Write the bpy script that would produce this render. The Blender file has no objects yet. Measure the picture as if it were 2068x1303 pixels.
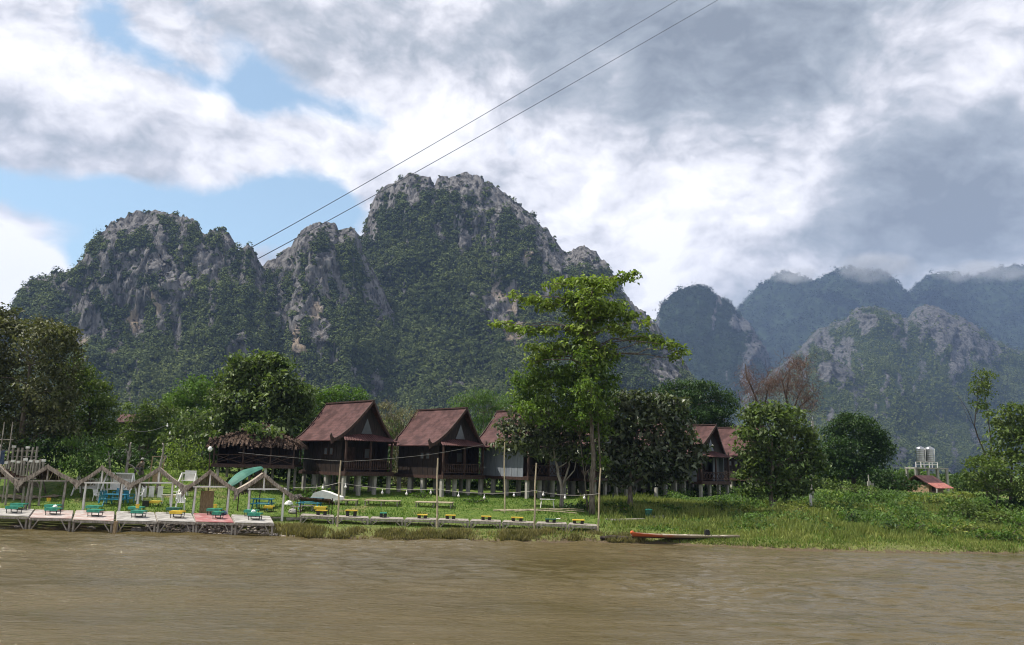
import bpy, bmesh, math, random
import numpy as np
from mathutils import Vector, Matrix, Quaternion, Euler
R = math.radians
random.seed(7)
scene = bpy.context.scene

# ------------------------------------------------------------------ camera
F = 1600.0                    # focal length in photograph pixels (2068 wide)
PITCH, ROLL, EYE = R(10.0), R(1.4), 4.4
_f = np.array([0, math.cos(PITCH), math.sin(PITCH)])
_r0 = np.array([1.0, 0, 0]); _u0 = np.array([0, -math.sin(PITCH), math.cos(PITCH)])
_r = math.cos(ROLL)*_r0 + math.sin(ROLL)*_u0
_u = -math.sin(ROLL)*_r0 + math.cos(ROLL)*_u0
_eye = np.array([0, 0, EYE])
cam_d = bpy.data.cameras.new('camera'); cam = bpy.data.objects.new('camera', cam_d)
scene.collection.objects.link(cam); scene.camera = cam
cam_d.sensor_fit = 'HORIZONTAL'; cam_d.sensor_width = 36.0; cam_d.lens = 36.0*F/2068.0
cam_d.clip_start = 0.5; cam_d.clip_end = 20000
cam.matrix_world = Matrix(((_r[0], _u[0], -_f[0], 0), (_r[1], _u[1], -_f[1], 0), (_r[2], _u[2], -_f[2], EYE), (0, 0, 0, 1)))

def ray(px, py):
    return _f + (px-1034.0)/F*_r + (651.5-py)/F*_u
def at(px, py, Y):
    d = ray(px, py); p = _eye + d*(Y/d[1]); return Vector(p)
def proj(p):
    q = np.asarray(p, float) - _eye
    w = q @ _f
    return 1034 + F*(q @ _r)/w, 651.5 - F*(q @ _u)/w

# ------------------------------------------------------------------ sun, sky, exposure
SUN_DIR = Vector((-0.52, -0.02, 0.85)).normalized()      # towards the sun
SUN_EL = math.asin(SUN_DIR.z); SUN_AZ = math.atan2(SUN_DIR.x, SUN_DIR.y)
sun_d = bpy.data.lights.new('sun', 'SUN'); sun = bpy.data.objects.new('sun', sun_d); scene.collection.objects.link(sun)
sun_d.energy = 4.2; sun_d.angle = R(0.6); sun_d.color = (1.0, 0.94, 0.83)
sun.rotation_mode = 'QUATERNION'; sun.rotation_quaternion = SUN_DIR.to_track_quat('Z', 'Y')
scene.view_settings.view_transform = 'Standard'; scene.view_settings.look = 'None'
scene.view_settings.exposure = 0.58; scene.view_settings.gamma = 1.0
scene.cycles.max_bounces = 6; scene.cycles.diffuse_bounces = 3; scene.cycles.glossy_bounces = 2
scene.cycles.transmission_bounces = 3; scene.cycles.volume_bounces = 0; scene.cycles.transparent_max_bounces = 4
scene.cycles.use_denoising = True; scene.cycles.filter_width = 1.05
scene.cycles.caustics_reflective = False; scene.cycles.caustics_refractive = False

class NT:
    """tiny wrapper for writing node trees"""
    def __init__(s, nt): s.nt = nt; s.nt.nodes.clear()
    def n(s, typ, ins=None, **kw):
        nd = s.nt.nodes.new(typ)
        for k, v in kw.items(): setattr(nd, k, v)
        for k, v in (ins or {}).items():
            sock = nd.inputs[k]
            if isinstance(v, bpy.types.NodeSocket): s.nt.links.new(v, sock)
            elif isinstance(v, bpy.types.Node): s.nt.links.new(v.outputs[0], sock)
            else: sock.default_value = v
        return nd
    def math(s, op, a, b=0.0, c=0.0, clamp=False):
        nd = s.n('ShaderNodeMath', {0: a, 1: b, 2: c}, operation=op); nd.use_clamp = clamp; return nd.outputs[0]
    def vm(s, op, a, b=(0, 0, 0)):
        nd = s.n('ShaderNodeVectorMath', {0: a, 1: b}, operation=op)
        return nd.outputs['Value'] if op in ('DOT_PRODUCT', 'LENGTH', 'DISTANCE') else nd.outputs[0]
    def noise(s, vec, scale, detail=6, rough=0.55, dist=0.0):
        return s.n('ShaderNodeTexNoise', {'Vector': vec, 'Scale': scale, 'Detail': detail, 'Roughness': rough, 'Distortion': dist}).outputs['Fac']
    def sstep(s, x, a, b):
        return s.n('ShaderNodeMapRange', {'Value': x, 'From Min': a, 'From Max': b}, interpolation_type='SMOOTHSTEP').outputs[0]
    def mix(s, f, a, b):
        nd = s.n('ShaderNodeMix', data_type='RGBA')
        for sock, v in ((nd.inputs['Factor'], f), (nd.inputs[6], a), (nd.inputs[7], b)):
            if isinstance(v, bpy.types.NodeSocket): s.nt.links.new(v, sock)
            else: sock.default_value = v if not isinstance(v, tuple) else tuple(v)[:3]+(1.0,)
        return nd.outputs[2]

def build_world():
    w = bpy.data.worlds.new('World'); scene.world = w; w.use_nodes = True
    t = NT(w.node_tree)
    d = t.n('ShaderNodeTexCoord').outputs['Generated']
    sky = t.n('ShaderNodeTexSky', sky_type='NISHITA', sun_disc=False, sun_elevation=SUN_EL, sun_rotation=SUN_AZ, altitude=200, air_density=1.0, dust_density=0.6, ozone_density=1.5)
    warp = t.n('ShaderNodeTexNoise', {'Vector': d, 'Scale': 5.0, 'Detail': 4, 'Roughness': 0.5})
    dw = t.vm('ADD', d, t.vm('MULTIPLY', t.vm('SUBTRACT', warp.outputs['Color'], (0.5, 0.5, 0.5)), (0.11, 0.11, 0.08)))
    def blobs(lst, src):
        tot = None
        for (px, py, rx, ry, amp) in lst:
            c = ray(px, py); c = c/np.linalg.norm(c)
            e = t.vm('MULTIPLY', t.vm('SUBTRACT', src, tuple(c)), (F/rx, 6.0, F/ry))
            v = t.math('MULTIPLY', t.math('EXPONENT', t.math('MULTIPLY', t.vm('DOT_PRODUCT', e, e), -1.0)), amp)
            tot = v if tot is None else t.math('ADD', tot, v)
        return tot
    st = t.vm('MULTIPLY', dw, (1.0, 1.0, 1.55))
    n_cov = t.noise(st, 5.5, 8, 0.54)
    n_fine = t.noise(st, 17.0, 8, 0.62)
    n_mid = t.noise(t.vm('ADD', st, (1.3, 0.2, 2.4)), 11.0, 9, 0.6)
    n_big = t.noise(t.vm('ADD', st, (3.1, 1.7, 0.4)), 3.2, 6, 0.55)
    holes = blobs([(250, 50, 45, 60, .26), (330, 130, 45, 30, .20), (430, 190, 60, 26, .22), (520, 165, 40, 50, .30), (615, 215, 90, 36, .30),
                   (730, 225, 70, 40, .24), (290, 420, 330, 42, .46), (560, 430, 160, 70, .36), (640, 420, 90, 60, .34), (150, 520, 120, 60, .40), (1050, 295, 60, 36, .40), (430, 30, 40, 50, .12)], dw)
    fill = blobs([(1600, 300, 700, 420, .30), (200, 280, 260, 110, .28), (880, 280, 180, 90, .2), (0, 555, 58, 80, .95), (750, 60, 200, 90, .16), (1300, 620, 300, 120, .2)], dw)
    dens = t.math('ADD', t.math('SUBTRACT', t.math('ADD', t.math('MULTIPLY', n_cov, 0.72), t.math('MULTIPLY', n_fine, 0.42)), holes), fill)
    mask = t.sstep(dens, 0.30, 0.56)
    n_up = t.noise(t.vm('ADD', st, (-0.020, 0.0, 0.040)), 5.5, 8, 0.54); f_up = t.noise(t.vm('ADD', st, (-0.006, 0.0, 0.012)), 17.0, 8, 0.62)
    relief = t.math('ADD', t.math('MULTIPLY', t.math('SUBTRACT', n_cov, n_up), 1.0), t.math('MULTIPLY', t.math('SUBTRACT', n_fine, f_up), 0.30))
    white = blobs([(80, 90, 170, 90, .24), (250, 210, 170, 60, .22), (560, 270, 190, 60, .24), (860, 280, 130, 60, .34), (500, 370, 420, 50, .18), (1150, 330, 200, 90, .10),
                   (1500, 390, 230, 80, .34), (1250, 450, 200, 110, .18), (1310, 600, 120, 70, .34), (1700, 170, 120, 60, .16), (1950, 60, 180, 120, .26), (5, 550, 62, 80, .8), (1600, 540, 140, 30, .22), (1900, 545, 200, 18, .16)], dw)
    dark = blobs([(1260, 130, 240, 100, .28), (1500, 190, 240, 120, .28), (1700, 110, 180, 80, .16), (1850, 440, 210, 110, .46), (1990, 300, 140, 130, .26), (1450, 40, 320, 70, .18), (210, 300, 190, 60, .08), (1720, 300, 120, 60, .16), (650, 100, 200, 70, .04)], dw)
    sh = t.math('ADD', t.math('MULTIPLY', n_cov, 0.36), t.math('MULTIPLY', n_mid, 0.60))
    sh = t.math('ADD', t.math('SUBTRACT', sh, 0.12), t.math('MULTIPLY', t.math('SUBTRACT', n_fine, 0.5), 0.35))
    n_puff = t.noise(t.vm('ADD', st, (0.7, 4.1, 1.9)), 8.0, 4, 0.5); n_puff2 = t.noise(t.vm('ADD', st, (5.7, 0.4, 3.9)), 20.0, 3, 0.5)
    bil = t.math('ADD', t.math('MULTIPLY', t.math('ABSOLUTE', t.math('SUBTRACT', n_puff, 0.5)), 1.2), t.math('MULTIPLY', t.math('ABSOLUTE', t.math('SUBTRACT', n_puff2, 0.5)), 0.4))
    sh = t.math('ADD', t.math('SUBTRACT', sh, 0.03), bil)
    sh = t.math('ADD', sh, t.math('MULTIPLY', n_big, 0.30))
    sh = t.math('ADD', t.math('SUBTRACT', t.math('ADD', sh, white), dark), relief)
    sh = t.math('ADD', sh, t.math('MULTIPLY', t.math('SUBTRACT', 1.0, mask), 0.10))
    ramp = t.n('ShaderNodeValToRGB', {'Fac': sh})
    cr = ramp.color_ramp; cr.elements[0].position = 0.02; cr.elements[0].color = (0.19, 0.215, 0.25, 1)
    cr.elements[1].position = 0.95; cr.elements[1].color = (0.84, 0.83, 0.855, 1)
    for p, c in ((0.26, (0.27, 0.30, 0.34, 1)), (0.45, (0.36, 0.385, 0.425, 1)), (0.60, (0.50, 0.505, 0.545, 1)), (0.74, (0.66, 0.655, 0.69, 1))):
        e = cr.elements.new(p); e.color = c
    cl = t.vm('MULTIPLY', ramp.outputs[0], (10.0, 10.0, 10.0))
    skyc = t.vm('ADD', t.vm('MULTIPLY', sky.outputs[0], (1.05, 1.15, 1.02)), (1.0, 1.05, 1.05))
    col = t.mix(mask, skyc, cl)
    bg = t.n('ShaderNodeBackground', {'Color': col, 'Strength': 0.1})
    t.n('ShaderNodeOutputWorld', {'Surface': bg.outputs[0]})
build_world()

# ------------------------------------------------------------------ object helpers
COL = scene.collection
def tag(o, label=None, cat=None, group=None, kind=None):
    for k, v in (('label', label), ('category', cat), ('group', group), ('kind', kind)):
        if v: o[k] = v
    return o
def root(name, label, cat, loc, rz=0.0, group=None):
    o = bpy.data.objects.new(name, None); COL.objects.link(o); o.empty_display_size = 0.3
    o.location = loc; o.rotation_euler = (0, 0, rz)
    return tag(o, label, cat, group)
class MB:
    def __init__(s): s.v = []; s.f = []
    def quad(s, *p):
        b = len(s.v); s.v += [tuple(q) for q in p]; s.f.append(tuple(range(b, b+len(p))))
    def box(s, c, sz, rot=None):
        b = len(s.v); c = Vector(c)
        for dx, dy, dz in ((-1,-1,-1),(1,-1,-1),(1,1,-1),(-1,1,-1),(-1,-1,1),(1,-1,1),(1,1,1),(-1,1,1)):
            q = Vector((dx*sz[0]/2, dy*sz[1]/2, dz*sz[2]/2))
            if rot is not None: q = rot @ q
            s.v.append(tuple(c+q))
        for q in ((3,2,1,0),(4,5,6,7),(0,1,5,4),(1,2,6,5),(2,3,7,6),(3,0,4,7)): s.f.append(tuple(b+i for i in q))
    def beam(s, a, b, w, h=None):
        a, b = Vector(a), Vector(b); d = b-a; h = h or w
        q = d.to_track_quat('X', 'Z').to_matrix()
        s.box((a+b)/2, (d.length, w, h), q)
    def path(s, pts, rad, n=6, cap=True):
        pts = [Vector(p) for p in pts]; m = len(pts)
        if not hasattr(rad, '__len__'): rad = [rad]*m
        base = len(s.v); side = None
        for i, p in enumerate(pts):
            t = (pts[min(i+1, m-1)]-pts[max(i-1, 0)])
            if t.length < 1e-9: t = Vector((0, 0, 1))
            t.normalize()
            if side is None: side = t.orthogonal().normalized()
            side = (side - t*side.dot(t)); side = side.normalized() if side.length > 1e-6 else t.orthogonal().normalized()
            up = t.cross(side)
            for k in range(n):
                a = 2*math.pi*k/n
                s.v.append(tuple(p + (side*math.cos(a)+up*math.sin(a))*rad[i]))
        for i in range(m-1):
            for k in range(n):
                a, b = base+i*n+k, base+i*n+(k+1) % n
                s.f.append((a, b, b+n, a+n))
        if cap:
            s.f.append(tuple(base+k for k in reversed(range(n)))); s.f.append(tuple(base+(m-1)*n+k for k in range(n)))
    def tube(s, a, b, r0, r1=None, n=6): s.path([a, b], [r0, r0 if r1 is None else r1], n)
    def lathe(s, prof, c=(0, 0, 0), n=16):
        base = len(s.v); m = len(prof)
        for r, z in prof:
            for k in range(n):
                a = 2*math.pi*k/n; s.v.append((c[0]+r*math.cos(a), c[1]+r*math.sin(a), c[2]+z))
        for i in range(m-1):
            for k in range(n):
                a, b = base+i*n+k, base+i*n+(k+1) % n; s.f.append((a, b, b+n, a+n))
        s.f.append(tuple(base+k for k in reversed(range(n)))); s.f.append(tuple(base+(m-1)*n+k for k in range(n)))
    def prism(s, poly, axis_vec):
        """closed polygon (list of 3-d points) extruded along axis_vec"""
        b = len(s.v); m = len(poly); ax = Vector(axis_vec)
        s.v += [tuple(Vector(p)) for p in poly] + [tuple(Vector(p)+ax) for p in poly]
        s.f.append(tuple(b+i for i in reversed(range(m)))); s.f.append(tuple(b+m+i for i in range(m)))
        for i in range(m): j = (i+1) % m; s.f.append((b+i, b+j, b+m+j, b+m+i))
    def mesh(s, name, smooth=False):
        me = bpy.data.meshes.new(name); me.from_pydata(s.v, [], s.f); me.update()
        if smooth: me.polygons.foreach_set('use_smooth', [True]*len(me.polygons))
        return me
def link(name, me, m, parent=None, loc=(0, 0, 0), label=None):
    o = bpy.data.objects.new(name, me); COL.objects.link(o); o.location = loc
    if m is not None: me.materials.append(m)
    if parent is not None: o.parent = parent
    if label: o['label'] = label
    return o
def part(name, mb, m, parent, label=None, smooth=False):
    return link(name, mb.mesh(name, smooth), m, parent, label=label)
def single(name, mb, m, loc, label, cat, group=None, kind=None, rz=0.0, smooth=False):
    o = link(name, mb.mesh(name, smooth), m, None, loc); o.rotation_euler = (0, 0, rz); return tag(o, label, cat, group, kind)
def dup(o, parent=None):
    c = o.copy(); COL.objects.link(c)
    if parent is not None: c.parent = parent
    for ch in list(o.children): dup(ch, c)
    return c
def arrmesh(name, V, Q):
    """mesh from numpy arrays: V (n,3), Q (m,k) constant k"""
    me = bpy.data.meshes.new(name); n, m, k = len(V), len(Q), Q.shape[1]
    me.vertices.add(n); me.vertices.foreach_set('co', np.ascontiguousarray(V, dtype=np.float32).ravel())
    me.loops.add(m*k); me.loops.foreach_set('vertex_index', np.ascontiguousarray(Q, dtype=np.int32).ravel())
    me.polygons.add(m); me.polygons.foreach_set('loop_start', np.arange(0, m*k, k, dtype=np.int32))
    me.update(calc_edges=True); return me

# ------------------------------------------------------------------ noise (numpy)
_prm = np.random.RandomState(3).permutation(256); _prm = np.concatenate([_prm, _prm])
_val = np.random.RandomState(4).rand(256)*2-1
def vnoise(p):
    p = np.asarray(p, float); i = np.floor(p).astype(int); f = p-i; f = f*f*(3-2*f); i &= 255
    def h(a, b, c): return _val[_prm[(_prm[(_prm[a & 255]+b) & 255]+c) & 255]]
    x, y, z = i[:, 0], i[:, 1], i[:, 2]; fx, fy, fz = f[:, 0], f[:, 1], f[:, 2]
    def L(a, b, t): return a+(b-a)*t
    c00 = L(h(x, y, z), h(x+1, y, z), fx); c10 = L(h(x, y+1, z), h(x+1, y+1, z), fx)
    c01 = L(h(x, y, z+1), h(x+1, y, z+1), fx); c11 = L(h(x, y+1, z+1), h(x+1, y+1, z+1), fx)
    return L(L(c00, c10, fy), L(c01, c11, fy), fz)
def fbm(p, oct=4, gain=0.5):
    p = np.asarray(p, float); s = np.zeros(len(p)); a = 1.0; tot = 0
    for k in range(oct): s += a*vnoise(p*(2.03**k)+17.3*k); tot += a; a *= gain
    return s/tot
def sm(x, a, b):
    t = np.clip((np.asarray(x, float)-a)/(b-a), 0, 1); return t*t*(3-2*t)

# ------------------------------------------------------------------ materials
def new_mat(name):
    m = bpy.data.materials.new(name); m.use_nodes = True; return m, NT(m.node_tree)
def pmat(name, c1, c2, scale=4.0, stretch=(1, 1, 1), rough=0.75, bump=0.15, spec=0.3, detail=7, island=0.0, metal=0.0, lo=0.35, hi=0.65):
    m, t = new_mat(name)
    tc = t.n('ShaderNodeTexCoord').outputs['Object']
    v = t.vm('MULTIPLY', tc, stretch)
    n = t.noise(v, scale, detail, 0.6)
    f = t.sstep(n, lo, hi)
    col = t.mix(f, c1, c2)
    if island:
        g = t.n('ShaderNodeNewGeometry').outputs['Random Per Island']
        hs = t.n('ShaderNodeHueSaturation', {'Color': col, 'Value': t.math('ADD', t.math('MULTIPLY', g, 2*island), 1-island)})
        col = hs.outputs[0]
    b = t.n('ShaderNodeBsdfPrincipled', {'Base Color': col, 'Roughness': rough, 'Specular IOR Level': spec, 'Metallic': metal})
    if bump:
        bp = t.n('ShaderNodeBump', {'Strength': bump, 'Distance': 0.05, 'Height': n}); t.nt.links.new(bp.outputs[0], b.inputs['Normal'])
    t.n('ShaderNodeOutputMaterial', {'Surface': b.outputs[0]})
    return m
def leafmat(name, c1, c2, rough=0.42, trans=0.28, spec=0.5, sat=1.0, tint=None, vari=0.45, ns=0.45):
    m, t = new_mat(name)
    g = t.n('ShaderNodeNewGeometry').outputs['Random Per Island']
    tc = t.n('ShaderNodeTexCoord').outputs['Object']
    n = t.noise(tc, ns, 7 if ns < 0.1 else 3, 0.7)
    f = t.math('ADD', t.math('MULTIPLY', g, 0.5), t.math('MULTIPLY', t.sstep(n, 0.35, 0.65), 0.5))
    col = t.mix(f, c1, c2)
    g2 = t.math('FRACT', t.math('MULTIPLY', g, 37.7))
    col = t.n('ShaderNodeHueSaturation', {'Color': col, 'Saturation': sat, 'Value': t.math('ADD', t.math('MULTIPLY', g2, 2*vari), 1-vari)}).outputs[0]
    b = t.n('ShaderNodeBsdfPrincipled', {'Base Color': col, 'Roughness': rough, 'Specular IOR Level': spec})
    tr = t.n('ShaderNodeBsdfTranslucent', {'Color': t.vm('MULTIPLY', col, tint or (1.3, 1.4, 0.6))})
    ms = t.n('ShaderNodeMixShader', {0: trans, 1: b.outputs[0], 2: tr.outputs[0]})
    t.n('ShaderNodeOutputMaterial', {'Surface': ms.outputs[0]})
    return m

M = {}
M['wood_dark'] = pmat('dark_stained_wood', (0.014, 0.010, 0.009), (0.034, 0.023, 0.019), 3.0, (5, 5, 0.6), 0.6, 0.25, 0.35)
M['wood_trim'] = pmat('brown_trim_wood', (0.035, 0.02, 0.016), (0.075, 0.042, 0.034), 3.0, (4, 4, 0.8), 0.65, 0.2)
M['wood_grey'] = pmat('weathered_grey_wood', (0.19, 0.165, 0.14), (0.36, 0.33, 0.29), 3.0, (3, 3, 1), 0.85, 0.3, 0.2, island=0.18)
M['bamboo'] = pmat('dry_bamboo', (0.30, 0.25, 0.16), (0.48, 0.41, 0.29), 3.0, (2, 2, 1), 0.6, 0.1, 0.3, island=0.2)
M['white_post'] = pmat('white_painted_wood', (0.50, 0.48, 0.43), (0.76, 0.74, 0.70), 2.5, (1, 1, 0.6), 0.7, 0.1, 0.3, lo=0.25, hi=0.5)
M['white_paint'] = pmat('white_paint', (0.66, 0.65, 0.62), (0.82, 0.81, 0.79), 2.0, (1, 1, 1), 0.55, 0.05, 0.35)
M['concrete'] = pmat('grey_concrete', (0.26, 0.25, 0.23), (0.40, 0.38, 0.35), 3.0, (1, 1, 0.5), 0.9, 0.15, 0.15)
M['shaded_white_wall'] = pmat('shaded_white_board', (0.17, 0.19, 0.22), (0.23, 0.25, 0.28), 1.2, (2, 2, 0.5), 0.7, 0.05, 0.25)  # white boards with their shade put into a blue grey colour
M['thatch'] = pmat('dry_thatch', (0.17, 0.14, 0.115), (0.42, 0.365, 0.305), 14.0, (1, 1, 0.4), 0.95, 0.7, 0.05, lo=0.3, hi=0.7, island=0.25)
M['thatch_dark'] = pmat('old_thatch', (0.025, 0.018, 0.014), (0.13, 0.09, 0.07), 7.0, (1, 1, 0.6), 0.95, 0.8, 0.05, island=0.3)
M['deck_white'] = pmat('whitewashed_plank', (0.22, 0.205, 0.19), (0.52, 0.50, 0.47), 1.7, (1, 4, 1), 0.8, 0.2, 0.2, island=0.12)
M['deck_pink'] = pmat('faded_pink_plank', (0.38, 0.27, 0.24), (0.50, 0.465, 0.44), 1.6, (1, 2.5, 1), 0.8, 0.2, 0.2, island=0.12, lo=0.4, hi=0.6)
M['deck_red'] = pmat('worn_red_plank', (0.34, 0.13, 0.13), (0.48, 0.36, 0.34), 1.8, (1, 2.5, 1), 0.8, 0.2, 0.2, island=0.12, lo=0.42, hi=0.7)
M['green_plastic'] = pmat('green_oilcloth', (0.02, 0.20, 0.13), (0.05, 0.32, 0.22), 5.0, (1, 1, 1), 0.4, 0.1, 0.5)
M['green_dark'] = pmat('dark_green_paint', (0.012, 0.07, 0.05), (0.03, 0.13, 0.09), 5.0, (1, 1, 1), 0.5, 0.1, 0.5)
M['yellow'] = pmat('yellow_paint', (0.62, 0.40, 0.03), (0.78, 0.56, 0.07), 3.0, (1, 3, 1), 0.5, 0.1, 0.4, island=0.12)
M['blue'] = pmat('turquoise_blue_paint', (0.02, 0.17, 0.28), (0.05, 0.30, 0.42), 2.0, (1, 1, 1), 0.45, 0.05, 0.45)
M['blue_cloth'] = pmat('blue_cloth', (0.05, 0.07, 0.13), (0.10, 0.13, 0.20), 6.0, (1, 1, 1), 0.9, 0.3, 0.1)
M['black_iron'] = pmat('black_iron', (0.012, 0.012, 0.012), (0.03, 0.03, 0.028), 8.0, (1, 1, 1), 0.5, 0.05, 0.4)
M['orange'] = pmat('orange_paint', (0.50, 0.09, 0.02), (0.66, 0.17, 0.04), 3.0, (1, 1, 1), 0.5, 0.1, 0.4)
M['hull_inside'] = pmat('bleached_hull_wood', (0.30, 0.26, 0.2), (0.5, 0.46, 0.38), 3.0, (1, 3, 1), 0.8, 0.2, 0.2)
M['steel'] = pmat('stainless_steel', (0.36, 0.36, 0.37), (0.50, 0.50, 0.50), 2.0, (1, 1, 1), 0.28, 0.03, 0.5, metal=1.0)
M['brick'] = pmat('raw_brick_wall', (0.26, 0.17, 0.11), (0.38, 0.27, 0.18), 3.0, (1, 1, 1), 0.9, 0.2, 0.15)
M['bark'] = pmat('grey_brown_bark', (0.075, 0.06, 0.048), (0.19, 0.165, 0.135), 4.0, (2, 2, 0.5), 0.9, 0.5, 0.15)
M['bark_pale'] = pmat('pale_bark', (0.17, 0.15, 0.125), (0.36, 0.33, 0.29), 3.0, (2, 2, 0.5), 0.9, 0.4, 0.15)
M['bark_dark'] = pmat('dark_bark', (0.03, 0.024, 0.02), (0.08, 0.065, 0.055), 4.0, (2, 2, 0.5), 0.9, 0.4, 0.15)
M['dry_twig'] = pmat('dry_brown_twig', (0.075, 0.047, 0.039), (0.15, 0.10, 0.082), 4.0, (1, 1, 1), 0.95, 0.2, 0.1, island=0.3)
M['skin'] = pmat('tanned_skin', (0.26, 0.15, 0.10), (0.32, 0.19, 0.13), 6.0, (1, 1, 1), 0.6, 0.0, 0.3)
M['khaki'] = pmat('khaki_cloth', (0.17, 0.145, 0.11), (0.24, 0.21, 0.165), 7.0, (1, 1, 1), 0.95, 0.3, 0.1)
M['cap'] = pmat('pale_cap_cloth', (0.48, 0.46, 0.44), (0.60, 0.58, 0.55), 7.0, (1, 1, 1), 0.9, 0.2, 0.1)
M['cable'] = pmat('dark_cable', (0.045, 0.05, 0.055), (0.065, 0.07, 0.075), 3.0, (1, 1, 1), 0.6, 0.0, 0.3)
M['rope'] = pmat('pale_rope', (0.34, 0.32, 0.29), (0.46, 0.44, 0.40), 9.0, (1, 1, 1), 0.9, 0.1, 0.1)
M['bulb'] = pmat('milky_bulb_glass', (0.74, 0.73, 0.70), (0.82, 0.81, 0.79), 3.0, (1, 1, 1), 0.25, 0.0, 0.5)
M['mat_weave'] = pmat('woven_bamboo_mat', (0.24, 0.17, 0.09), (0.44, 0.33, 0.20), 6.0, (6, 6, 1), 0.8, 0.3, 0.15)
M['stone'] = pmat('river_stone', (0.17, 0.145, 0.125), (0.40, 0.36, 0.32), 3.0, (1, 1, 1), 0.85, 0.4, 0.2, island=0.25)
M['glass_dark'] = pmat('grey_window_glass', (0.10, 0.11, 0.12), (0.15, 0.16, 0.17), 1.0, (1, 1, 1), 0.15, 0.0, 0.5)

def roofmat():
    m, t = new_mat('red_brown_roof_tile')
    tc = t.n('ShaderNodeTexCoord').outputs['Object']
    n = t.noise(tc, 1.1, 7, 0.65); n2 = t.noise(t.vm('MULTIPLY', tc, (1, 1, 3)), 9.0, 4, 0.6)
    sep = t.n('ShaderNodeSeparateXYZ', {0: tc})
    w = t.math('FRACT', t.math('MULTIPLY', sep.outputs['Z'], 4.4))
    col = t.mix(t.sstep(n, 0.38, 0.62), (0.048, 0.020, 0.019), (0.112, 0.053, 0.050))
    col = t.mix(t.math('MULTIPLY', t.sstep(n2, 0.45, 0.75), 0.45), col, (0.06, 0.03, 0.03))
    col = t.mix(t.sstep(w, 0.86, 0.97), col, (0.05, 0.022, 0.021))
    hgt = t.math('ADD', t.math('MULTIPLY', w, 0.7), t.math('MULTIPLY', n2, 0.5))
    bp = t.n('ShaderNodeBump', {'Strength': 0.5, 'Distance': 0.05, 'Height': hgt})
    b = t.n('ShaderNodeBsdfPrincipled', {'Base Color': col, 'Roughness': 0.7, 'Specular IOR Level': 0.2, 'Normal': bp.outputs[0]})
    t.n('ShaderNodeOutputMaterial', {'Surface': b.outputs[0]}); return m
M['roof'] = roofmat()

L_ = {}
L_['teak'] = leafmat('large_teak_leaf', (0.050, 0.095, 0.022), (0.140, 0.180, 0.068), 0.5, 0.30, 0.30)
L_['teak_dark'] = leafmat('dark_large_leaf', (0.024, 0.044, 0.016), (0.150, 0.172, 0.105), 0.42, 0.20, 0.42, vari=0.65)  # pale end of the colour stands in for leaves catching light
L_['lime'] = leafmat('yellow_green_leaf', (0.095, 0.158, 0.024), (0.225, 0.285, 0.068), 0.5, 0.40, 0.30)
L_['olive'] = leafmat('olive_brown_leaf', (0.052, 0.066, 0.026), (0.140, 0.145, 0.070), 0.55, 0.20, 0.25)
L_['olive_green'] = leafmat('olive_green_leaf', (0.050, 0.092, 0.018), (0.120, 0.160, 0.040), 0.55, 0.28, 0.25)
L_['fresh'] = leafmat('fresh_green_leaf', (0.044, 0.098, 0.017), (0.112, 0.180, 0.040), 0.55, 0.34, 0.25)
L_['deep'] = leafmat('deep_green_leaf', (0.018, 0.045, 0.012), (0.055, 0.100, 0.026), 0.55, 0.26, 0.25)
L_['dry'] = leafmat('dry_vine_leaf', (0.105, 0.105, 0.055), (0.22, 0.21, 0.12), 0.7, 0.2, 0.15)
L_['grass'] = leafmat('meadow_grass', (0.066, 0.140, 0.020), (0.140, 0.215, 0.042), 0.7, 0.30, 0.15, vari=0.3)
L_['weed'] = leafmat('bank_weeds', (0.105, 0.155, 0.036), (0.260, 0.275, 0.088), 0.7, 0.3, 0.15, vari=0.35)
L_['forest'] = leafmat('hill_forest', (0.036, 0.056, 0.022), (0.130, 0.158, 0.054), 0.9, 0.08, 0.03, vari=0.24, ns=0.016)
L_['wood'] = leafmat('wood_leaf', (0.022, 0.050, 0.014), (0.078, 0.124, 0.032), 0.6, 0.25, 0.2)
L_['cloud_shaded_forest'] = leafmat('cloud_shaded_forest', (0.014, 0.026, 0.018), (0.042, 0.062, 0.034), 0.9, 0.05, 0.03, vari=0.25, ns=0.02)  # darker copy of the forest colour, cloud shade over the far range put in
L_['straw'] = leafmat('straw_grass', (0.115, 0.115, 0.042), (0.27, 0.235, 0.11), 0.8, 0.25, 0.1, vari=0.35)
L_['vine'] = leafmat('creeper_leaf', (0.058, 0.118, 0.020), (0.155, 0.220, 0.050), 0.5, 0.34, 0.28)
# ------------------------------------------------------------------ terrain
_shore_px = [(-700, 1040), (-200, 1060), (0, 1066), (150, 1069), (300, 1072), (430, 1077), (550, 1082), (620, 1088), (800, 1090), (1000, 1093), (1150, 1094), (1250, 1097), (1330, 1097), (1400, 1101), (1600, 1111), (1800, 1116), (2068, 1119), (2300, 1122), (2900, 1130)]
_sx, _sy = [], []
for px, py in _shore_px:
    d = ray(px, py); k = -EYE/d[2]; _sx.append(d[0]*k); _sy.append(d[1]*k)
def shore(x):
    x = np.asarray(x, float); shp = x.shape; x = x.reshape(-1)
    b = np.interp(x, _sx, _sy)
    return (b + 0.35*vnoise(np.stack([x*0.45, x*0+3.3, x*0], -1)) + 0.16*vnoise(np.stack([x*1.7, x*0+9.3, x*0], -1))).reshape(shp)
_pd = [-60, -6, -1, 0, 0.7, 3, 20, 45, 100, 300, 9000]
_ph = [-3, -1.2, -0.3, 0, 0.30, 0.48, 1.45, 2.15, 2.5, 2.7, 2.7]
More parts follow.
